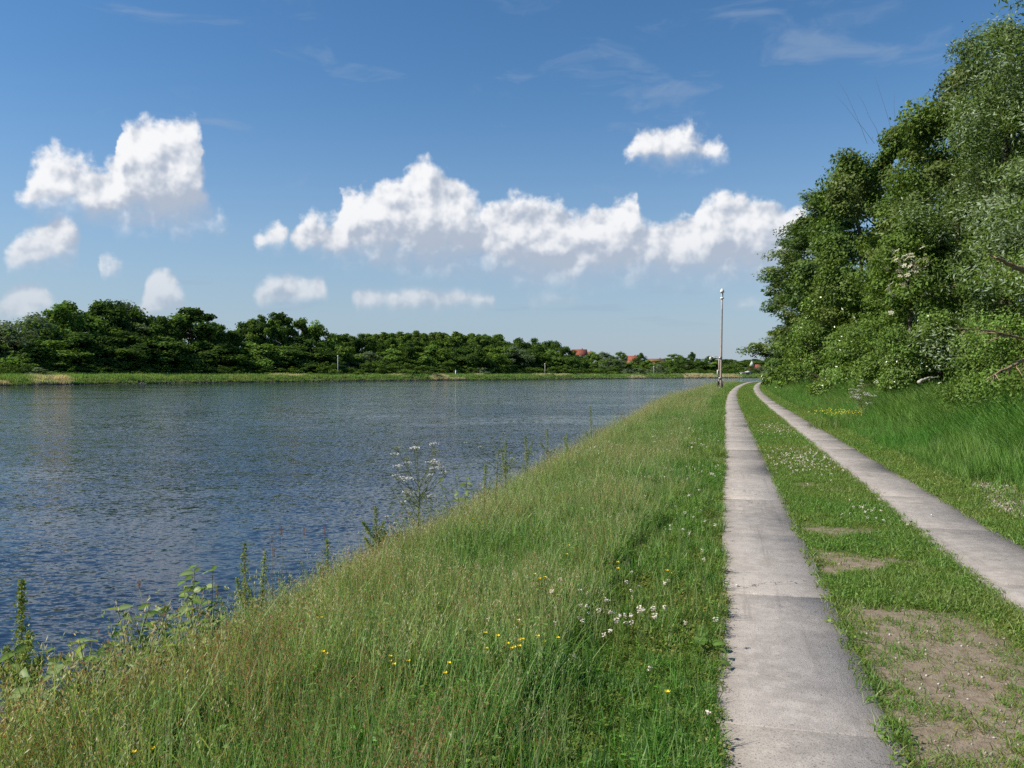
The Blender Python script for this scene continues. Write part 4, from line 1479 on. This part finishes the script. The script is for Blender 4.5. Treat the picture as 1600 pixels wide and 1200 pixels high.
stuff(o, 'lush bright green reed grass leaning below the hedge', 'reeds')

# --- grass and old reeds along the far shore
TAN = [(.34, .29, .19), (.38, .33, .23)]
FARG = [tuft(31, [('blade', 40, .9, (.5, 1.2), .09, .3, [(.12, .19, .05), (.14, .20, .06)])]),
        tuft(32, [('blade', 40, .9, (.6, 1.3), .09, .25, TAN)]),
        tuft(33, [('blade', 40, .9, (.4, .9), .10, .3, [(.17, .21, .07), (.13, .18, .055), (.22, .23, .10)])])]
n = 20000
seg = np.linalg.norm(np.diff(FAR, axis=0), axis=1); cum = np.concatenate([[0], np.cumsum(seg)])
i0 = np.where(FAR[:, 1] > 90)[0][0]; i1 = np.where(FAR[:, 0] > 60)[0][0]
s = cum[i0] + (cum[i1] - cum[i0]) * r.random(n)
fx = np.interp(s, cum, FAR[:, 0]); fy = np.interp(s, cum, FAR[:, 1])
tx = np.interp(s + 2, cum, FAR[:, 0]) - fx; ty = np.interp(s + 2, cum, FAR[:, 1]) - fy
nl = np.hypot(tx, ty); off = .7 + 17 * r.random(n) ** 1.3
x = fx - ty / nl * off; y = fy + tx / nl * off
pn = fbm(s * .045, off * .08, 61, 3)
idx = np.where((pn > .60) & (off < 8), 1, np.where(r.random(n) < .6, 2, 0))
P = np.stack([x, y, ground_z(x, y, False)], 1)
rot = np.stack([r.normal(size=n) * .05, r.normal(size=n) * .05, r.random(n) * 6.28], 1)
o = scatter('shore_grass', FARG, P, rot, (.7 + .6 * r.random(n)) * np.where(off < 2.2, .75, 1.0), idx, M_GRASS)
stuff(o, 'strip of grass and pale old reeds along the far shore', 'grass')

# stones along the far waterline
n = 3500
s = cum[i0] + (cum[i1] - cum[i0]) * r.random(n)
fx = np.interp(s, cum, FAR[:, 0]); fy = np.interp(s, cum, FAR[:, 1])
tx = np.interp(s + 2, cum, FAR[:, 0]) - fx; ty = np.interp(s + 2, cum, FAR[:, 1]) - fy
nl = np.hypot(tx, ty); off = -.1 + 1.3 * r.random(n)
x = fx - ty / nl * off; y = fy + tx / nl * off


def pebble_arrays(seed, c):
    rr = np.random.default_rng(seed)
    v = np.array([(1, 0, 0), (.3, .9, 0), (-.8, .55, 0), (-.8, -.55, 0), (.3, -.9, 0), (0, 0, .7), (0, 0, -.5)]) * (1 + rr.normal(size=(7, 1)) * .15)
    return v, None, [(q, (q + 1) % 5, 5) for q in range(5)] + [((q + 1) % 5, q, 6) for q in range(5)], np.broadcast_to(np.array(c, float), (7, 3))


o = scatter('shore_stones', [pebble_arrays(q, c) for q, c in enumerate([(.13, .12, .11), (.10, .09, .08), (.17, .16, .14)])], np.stack([x, y, ground_z(x, y, False)], 1),
            r.random((n, 3)) * 6, .18 + .25 * r.random(n), r.integers(0, 3, n), M_STONE)
stuff(o, 'dark riprap stones along the far waterline', 'stones')
n = 5000
y = logy(r, n, 2, 90); X = -5.6 + 1.0 * r.random(n); x = X + shift(y)
o = scatter('bank_stones', [pebble_arrays(q + 9, c) for q, c in enumerate([(.16, .145, .13), (.11, .10, .09), (.20, .185, .165)])], np.stack([x, y, ground_z(x, y, False)], 1),
            r.random((n, 3)) * 6, .06 + .14 * r.random(n), r.integers(0, 3, n), M_STONE)
stuff(o, 'grey riprap stones at the water edge below the meadow', 'stones')

# --- gravel spill at the verge
n = 1500
y = 10.5 + 3.5 * r.random(n); X = 3.72 + .1 * np.sin(y * 2) + (r.random(n) + r.random(n) - 1) * .42; x = X
o = scatter('gravel', [pebble_arrays(q + 20, c) for q, c in enumerate([(.36, .33, .28), (.28, .25, .20), (.46, .44, .39), (.22, .18, .13)])], np.stack([x, y, ground_z(x, y, False) + .006], 1),
            r.random((n, 3)) * 6, .010 + .024 * r.random(n) ** 2, r.integers(0, 4, n), M_STONE)
stuff(o, 'pale broken gravel spilled in the verge beside the right track', 'gravel')
# grit on the bare soil
n = 500
y = logy(r, n, 2.2, 12); X = .85 + 1.15 * r.random(n)
o = scatter('grit', [pebble_arrays(q + 30, c) for q, c in enumerate([(.50, .47, .42), (.38, .34, .28)])], np.stack([X, y, ground_z(X, y, False) + .004], 1),
            r.random((n, 3)) * 6, .004 + .008 * r.random(n) ** 2, r.integers(0, 2, n), M_STONE)
stuff(o, 'small pale grit on the bare soil between the tracks', 'grit')

# --- clover heads and other small flowers
CLOV = tuft(41, [('leaf', 20, .011, (.0, .018), .012, .007, [(.74, .70, .60), (.66, .58, .48)]), ('blade', 1, .001, (.0, .002), .002, .1, FRESH)])
pts = []
for cx, cy, sx, sy, m, hh in [(1.45, 17.0, .42, 1.3, 260, .07), (1.6, 26, .4, 1.6, 140, .07), (1.75, 10.6, .25, .5, 22, .07), (-.55, 5.35, .30, .25, 26, .20), (-.95, 5.9, .35, .3, 14, .24), (-.3, 8.4, .25, .8, 14, .16),
                              (-.6, 13.5, .4, 1.6, 50, .2), (-1.0, 19.5, .5, 2.5, 80, .25), (-1.6, 32, .8, 5, 90, .3), (1.95, 4.2, .05, .1, 2, .05), (-2.6, 17, .3, 1.0, 26, .4), (-.4, 4.4, .5, .8, 10, .15)]:
    xx = cx + r.normal(size=m) * sx; yy = cy + r.normal(size=m) * sy
    pts.append(np.stack([xx, yy, ground_z(xx, yy, False) + hh * (.8 + .4 * r.random(m))], 1))
P = np.concatenate(pts); n = len(P)
P[:, 0] += shift(P[:, 1])
ok = ~(((P[:, 0] > S1[0] - .02) & (P[:, 0] < S1[1] + .03)) | ((P[:, 0] > S2[0] - .03) & (P[:, 0] < S2[1])))
P = P[ok]; n = len(P)
o = scatter('clover_flowers', [CLOV], P, np.stack([r.normal(size=n) * .2, r.normal(size=n) * .2, r.random(n) * 6], 1), .9 + .5 * r.random(n), np.zeros(n, int), M_PETAL)
stuff(o, 'small white clover heads scattered through the turf', 'flowers')

# ------------------------------------------------------------------ single plants
STEM = (.20, .22, .08)


def place(px, py, D, back=0.0):
    x, y = ray(px, D)
    return x, y, gz(x, y)


def buttercup(px, py, n, label):
    # clump whose flowers show at this spot of the bank
    v = (py - HOR) / FPX
    Ds = np.arange(2.0, 40, .02)
    u = (px - 800) / FPX
    gzs = ground_z(Ds * (-math.sin(YAW) + u * math.cos(YAW)), Ds * (math.cos(YAW) + u * math.sin(YAW)), False)
    D = float(Ds[np.argmax(gzs + .33 >= EYE - v * Ds)])
    x, y = ray(px, D)
    t = thing('buttercup', label, 'buttercup', (x, y, gz(x, y)), 0, 'yellow buttercups in the meadow' if label == BC else None)
    rr = np.random.default_rng(int(px * 7 + py))
    for q in range(n):
        f = np.array([rr.normal() * .035 * n ** .5, rr.normal() * .05, .29 + .07 * rr.random()])
        mb = MB(); mb.tube([f * [.3, .3, 0], f * [.8, .8, .6], f], [.002, .0018, .0015], 3, col=(.12, .17, .04), cap=False)
        link('stem', mb.mesh('stem', [M_PLANT]), t)
        mb = MB()
        for s in range(5):
            a = s * 2 * PI / 5
            d = np.array([math.cos(a), math.sin(a), .9])
            mb.leaves(np.array([f + d * .008]), nrm(np.array([[-math.cos(a) * .9, -math.sin(a) * .9, 1.0]])), .017, .015, (.78, .58, .02), np.array([d]) * 5)
        link('flower', mb.mesh('flower', [M_PETAL]), t)


BC = 'small yellow buttercup standing in the meadow grass'
for px, py, n in [(505, 968, 2), (508, 1017, 2), (627, 1025, 3), (604, 1042, 1), (700, 1050, 1), (668, 1066, 1), (88, 1138, 2), (118, 1165, 1), (240, 1160, 2), (365, 948, 2), (430, 950, 1), (725, 815, 3), (748, 818, 2),
                  (852, 902, 3), (890, 858, 2), (965, 893, 1), (1056, 892, 2), (815, 975, 2), (770, 765, 1), (950, 730, 2), (865, 780, 1), (1035, 1075, 1), (960, 885, 1)]:
    buttercup(px, py, n, BC)
buttercup(805, 1008, 12, 'cluster of a dozen yellow buttercups, the densest in the meadow')
# dense yellow patch at the hedge side
x, y = ray(1310, 25.5)
t = thing('yellow_flower_patch', 'bright yellow patch of flowers below the hedge on the right verge', 'flowers', (x, y, gz(x, y)))
rr = np.random.default_rng(3)
n = 150
P = np.stack([rr.normal(size=n) * .34, rr.normal(size=n) * .7, .46 + .12 * rr.random(n)], 1)
mb = MB(); mb.leaves(P, nrm(np.array([-.4, -.3, 1.0]) + rr.normal(size=(n, 3)) * .4), .035, .035, (.45, .42, .03)); link('flower', mb.mesh('flower', [M_PETAL]), t)
mb = MB(); V, Q, T, C = blade_strips(rr, 240, .9, (.25, .5), .01, .3, FRESH); mb.add(V, Q, T, C); link('leaf', mb.mesh('leaf', [M_PLANT]), t)


def umbel(mb, c, rad, rr, col=(.74, .74, .70)):
    n = 14
    a = rr.random(n) * 2 * PI; q = rad * np.sqrt(rr.random(n))
    tip = c + np.stack([q * np.cos(a), q * np.sin(a), .25 * rad * (1 - (q / rad) ** 2)], 1)
    for p in tip:
        mb.tube([c - np.array([0, 0, rad * .7]), p], [.0015, .001], 3, col=(.2, .22, .1), cap=False)
    m = 7
    P = np.repeat(tip, m, 0) + rr.normal(size=(n * m, 3)) * rad * .10
    mb.leaves(P, nrm(np.array([0, 0, 1.2]) + rr.normal(size=(n * m, 3)) * .5), rad * .16, rad * .16, col)


def cow_parsley(x, y, h, spread, seed, label, nb=16, rad=.05):
    rr = np.random.default_rng(seed)
    z = gz(x, y)
    t = thing('cow_parsley', label, 'cow parsley', (x, y, z))
    mb = MB(); mb.tube([(0, 0, -.05), (.01, 0, h * .35), (.03, 0, h * .72)], [.012, .010, .007], 6, col=STEM)
    link('stem', mb.mesh('stem', [M_PLANT]), t)
    for q in range(nb):
        f = rr.uniform(.3, .72); a = rr.random() * 2 * PI
        b = np.array([.03 * f, 0, h * f])
        e = np.array([spread * (.35 + .65 * rr.random()) * math.cos(a), spread * (.35 + .65 * rr.random()) * math.sin(a), h * (f + .12 + .26 * rr.random())])
        mb = MB(); mb.tube([b, (b + e) / 2 + [0, 0, -.03], e], [.0045, .0035, .0025], 4, col=STEM, cap=False)
        br = link('branch', mb.mesh('branch', [M_PLANT]), t)
        mb = MB(); umbel(mb, e + np.array([0, 0, .04]), rad * (.7 + .5 * rr.random()), rr, (.72, .72, .68) if rr.random() < .6 else (.24, .27, .12))
        link('flower_umbel', mb.mesh('flower_umbel', [M_PETAL]), br)
    n = 700
    mb = MB()
    P = np.stack([rr.normal(size=n) * spread * .5, rr.normal(size=n) * spread * .5, h * (.12 + .5 * rr.random(n))], 1)
    mb.leaves(P, nrm(rr.normal(size=(n, 3)) + [0, 0, .6]), .045, .013, np.array([.17, .21, .085])); link('leaf', mb.mesh('leaf', [M_PLANT]), t)


def near_bank(px, py, X0):
    """spot on the bank at offset X0 from the track in photograph column px"""
    u = (px - 800) / FPX
    D = X0 / (-math.sin(YAW) + u * math.cos(YAW))
    return ray(px, D)


x, y = near_bank(652, 830, -3.7)
cow_parsley(x, y, 1.42, .36, 1, 'tall white umbelled cow parsley leaning over the water at the bank edge', 30, .075)
x, y = near_bank(620, 830, -3.75)
cow_parsley(x, y, .80, .2, 2, 'small greenish side plant at the foot of the tall cow parsley', 5, .035)
x, y = near_bank(775, 740, -4.1)
cow_parsley(x, y, 1.5, .6, 3, 'faded thin umbel plant at the water edge beyond the cow parsley', 14, .04)
for k_, (px, D) in enumerate([(1345, 27.0), (1356, 28.5)]):
    x, y = ray(px, D)
    cow_parsley(x, y, 1.25, .5, 10 + k_, ['cow parsley with white umbels in the reeds beyond the yellow flower patch', 'cow parsley rising just behind the other one in the reeds'][k_], 16, .10)


def dock(px, X0, h, seed, label, spikes=5, group=None, dense=1.0):
    rr = np.random.default_rng(seed)
    x, y = near_bank(px, 0, X0)
    z = gz(x, y)
    t = thing('dock_plant', label, 'dock', (x, y, z), 0, group)
    lean = rr.normal() * .04
    mb = MB(); mb.tube([(0, 0, -.05), (lean * .5, 0, h * .5), (lean, 0, h * .95)], [.009, .007, .002], 6, col=(.20, .14, .07)); link('stem', mb.mesh('stem', [M_PLANT]), t)
    L = [(np.array([lean * .4, 0, h * .4]), np.array([lean, 0, h]))]
    for q in range(spikes):
        f = rr.uniform(.18, .55); s = (-1) ** q
        b = np.array([lean * f, 0, h * f]); L.append((b, b + np.array([s * h * rr.uniform(.08, .16), rr.normal() * .05, h * rr.uniform(.2, .38)])))
    for a, b in L:
        ln = np.linalg.norm(b - a); m = int(ln * 680 * dense)
        f = rr.random(m)
        w = .030 * (1.1 - f) + .006
        P = a + (b - a) * f[:, None] + np.stack([rr.normal(size=m) * w, rr.normal(size=m) * w, rr.normal(size=m) * .008], 1)
        mb = MB(); mb.tube([a, b], [.004, .0015], 4, col=(.18, .17, .06), cap=False)
        C = np.array([(.22, .29, .07), (.18, .25, .06), (.26, .29, .09)])[rr.integers(0, 3, m)] * (.8 + .4 * rr.random(m))[:, None]
        mb.leaves(P, nrm(rr.normal(size=(m, 3))), .019, .014, C)
        link('seed_spike', mb.mesh('seed_spike', [M_PLANT]), t)
    for q in range(4):
        a = rr.random() * 6.28
        lf = link('leaf', BROAD, t, (0, 0, .04 + .05 * q)); lf.rotation_euler = (0, -.5 + .2 * rr.random(), a); lf.scale = (2.0, 1.4, 1.5)


def broad_leaf(L, W, col, fold=.25, curl=.25):
    """one veined leaf, base at the origin, along +X"""
    n = 6
    V, Q, C = [], [], []
    for j in range(n + 1):
        s = j / n
        w = W / 2 * math.sin(PI * min(s ** .8, 1)) ** .8 if 0 < j < n else .0006
        zc = -curl * L * s * s
        V += [(L * s, -w, zc + fold * w), (L * s, 0, zc), (L * s, w, zc + fold * w)]
        C += [col, tuple(v * 1.35 for v in col), col]
    for j in range(n):
        b = j * 3
        Q += [(b, b + 3, b + 4, b + 1), (b + 1, b + 4, b + 5, b + 2)]
    return make_mesh('leaf', V, Q, None, np.array(C), [M_PLANT], smooth=True)


BROAD = broad_leaf(.075, .036, (.13, .205, .045))
PALE = broad_leaf(.085, .046, (.21, .28, .11))
BURD = broad_leaf(.13, .12, (.11, .19, .04), .35, .35)
dock(28, -3.95, 1.34, 1, 'tall bushy dock with greenish seed spikes beside the leafy saplings', 7, dense=1.9)
dock(380, -4.05, 1.12, 2, 'dock with two slim seed spikes behind the last leafy sapling', 2)
dock(400, -4.0, 1.0, 3, 'slimmer dock with bare tip next to the two spiked dock', 2)
dock(514, -3.9, .80, 4, 'short dock on the bank edge beside rust red grasses', 2)
dock(590, -4.05, .95, 5, 'bushy blue green dock beside the tall cow parsley', 6, dense=1.4)
for px, h, s in ((755, 1.0, 6), (790, 1.25, 7), (826, 1.25, 8), (857, 1.2, 9), (925, 1.5, 10), (886, 1.0, 11)):
    dock(px, -3.95, h, s, 'slim upright dock on the bank edge beyond the cow parsley', 2, 'slim docks along the bank edge')


def sapling(px, X0, h, seed, label, nst=3, mesh=None):
    rr = np.random.default_rng(seed)
    x, y = near_bank(px, 0, X0)
    t = thing('leafy_sapling', label, 'sapling', (x, y, gz(x, y)))
    h = h + .14
    for q in range(nst):
        hh = h * rr.uniform(.7, 1.05); dx, dy = rr.normal(size=2) * .13
        P = np.array([(dx * .2, dy * .2, -.03), (dx * .6, dy * .6, hh * .5), (dx * 1.3, dy * 1.3, hh)])
        mb = MB(); mb.tube(P, [.005, .004, .002], 5, col=(.13, .12, .05)); st = link('stem', mb.mesh('stem', [M_PLANT]), t)
        m = 6
        for j in range(m):
            f = .35 + .65 * j / (m - 1)
            p = np.array([np.interp(f, [0, .5, 1], P[:, c]) for c in range(3)])
            for s in (0, 1):
                lf = link('leaf', (PALE if rr.random() < .35 else BROAD) if mesh is None else mesh, t, tuple(p))
                lf.rotation_euler = (rr.normal() * .4, .15 - .7 * f * rr.random(), j * 1.57 + s * PI + rr.normal() * .3)
                k = (1.75 - .55 * f) * rr.uniform(.75, 1.2); lf.scale = (k, k, k)


SAP = [(92, -3.5, .62, 'sapling with large pale leaves just right of the tall bushy dock'), (155, -3.55, .68, 'leafy sapling with upright pale shoots over the dark water'), (188, -3.5, .60, 'leafy sapling between the pale shoots and the bent grass stem'),
       (218, -3.55, .66, 'low leafy sapling before the lone rust red grass stem'), (255, -3.5, .62, 'leafy sapling around the lone rust red grass stem'), (287, -3.6, .78, 'taller leafy sapling halfway to the two spiked dock'),
       (325, -3.6, .80, 'leafy sapling spreading flat leaves at the two spiked dock'), (66, -3.45, .48, 'low sapling at the foot of the tall bushy dock')]
for q, (px, X0, h, lab) in enumerate(SAP):
    sapling(px, X0, h, 60 + q, lab, 6)
sapling(722, -3.85, .78, 80, 'small dark green leafy plant by the bank edge past the cow parsley', 5)
# burdock rosette creeping onto the concrete
x, y = -.07, 5.15
t = thing('burdock_rosette', 'broad dark burdock leaves flopping over the edge of the concrete', 'burdock', (x, y, gz(x, y)))
for q, (dx, dy, rz, ry, s) in enumerate([(.0, .12, .2, -.4, 1.0), (.03, 0, -.5, -.1, .8), (.05, -.17, -.15, .05, .75), (-.05, .05, 2.5, -.6, 1.1), (-.08, .25, 1.4, -.5, .9)]):
    lf = link('leaf', BURD, t, (dx, dy, .05 + .02 * (q % 2))); lf.rotation_euler = (.2 * (-1) ** q, ry, rz); lf.scale = (s * .62, s * .62, s * .62)
mb = MB()
for dx, dy in ((0, .12), (.03, 0), (.05, -.17), (-.05, .05), (-.08, .25)):
    mb.tube([(-.06, .02, -.01), (dx, dy, .055)], [.005, .003], 4, col=(.16, .17, .06))
link('stalk', mb.mesh('stalk', [M_PLANT]), t)
# tall single grasses at the bank edge
for q, (px, h) in enumerate([(250, .95), (425, .95), (440, 1.0), (408, .9), (470, .95), (330, .75), (500, .9)]):
    x, y = near_bank(px, 0, -3.75)
    t = thing('foxtail_grass', 'single tall grass stem with rust red head at the water edge', 'grass stem', (x, y, gz(x, y)), 0, 'tall rusty grass stems at the water edge')
    l = r.normal() * .08
    mb = MB(); mb.tube([(0, 0, -.03), (l * .4, 0, h * .6), (l, 0, h)], [.0028, .0024, .0018], 4, col=(.26, .24, .12)); link('stem', mb.mesh('stem', [M_PLANT]), t)
    m = 60; f = r.random(m)
    mb = MB(); mb.leaves(np.stack([l + r.normal(size=m) * .006, r.normal(size=m) * .006, h - .01 + .085 * f], 1), nrm(r.normal(size=(m, 3))), .014, .006, (.26, .13, .075), np.broadcast_to(np.array([0, 0, 2.0]), (m, 3))); link('seed_head', mb.mesh('seed_head', [M_PLANT]), t)

# pale pebbles lying on the concrete
PB = []
for q in range(3):
    v, _, tt, c = pebble_arrays(50 + q, (.66, .63, .58))
    PB.append(make_mesh('pebble', v * .016, None, tt, c, [M_STONE]))
for q, (X, y) in enumerate([(.02, 6.95), (.10, 6.9), (2.42, 10.9), (.12, 12.6), (1.5, 4.1), (1.66, 5.0), (1.1, 3.6)]):
    tag(link('pebble', PB[q % 3], None, (X, y, .03 if (X < .8 or X > 2.03) else gz(X, y) + .012)), 'small white pebble lying on the track', 'pebble', 'white pebbles on the track')
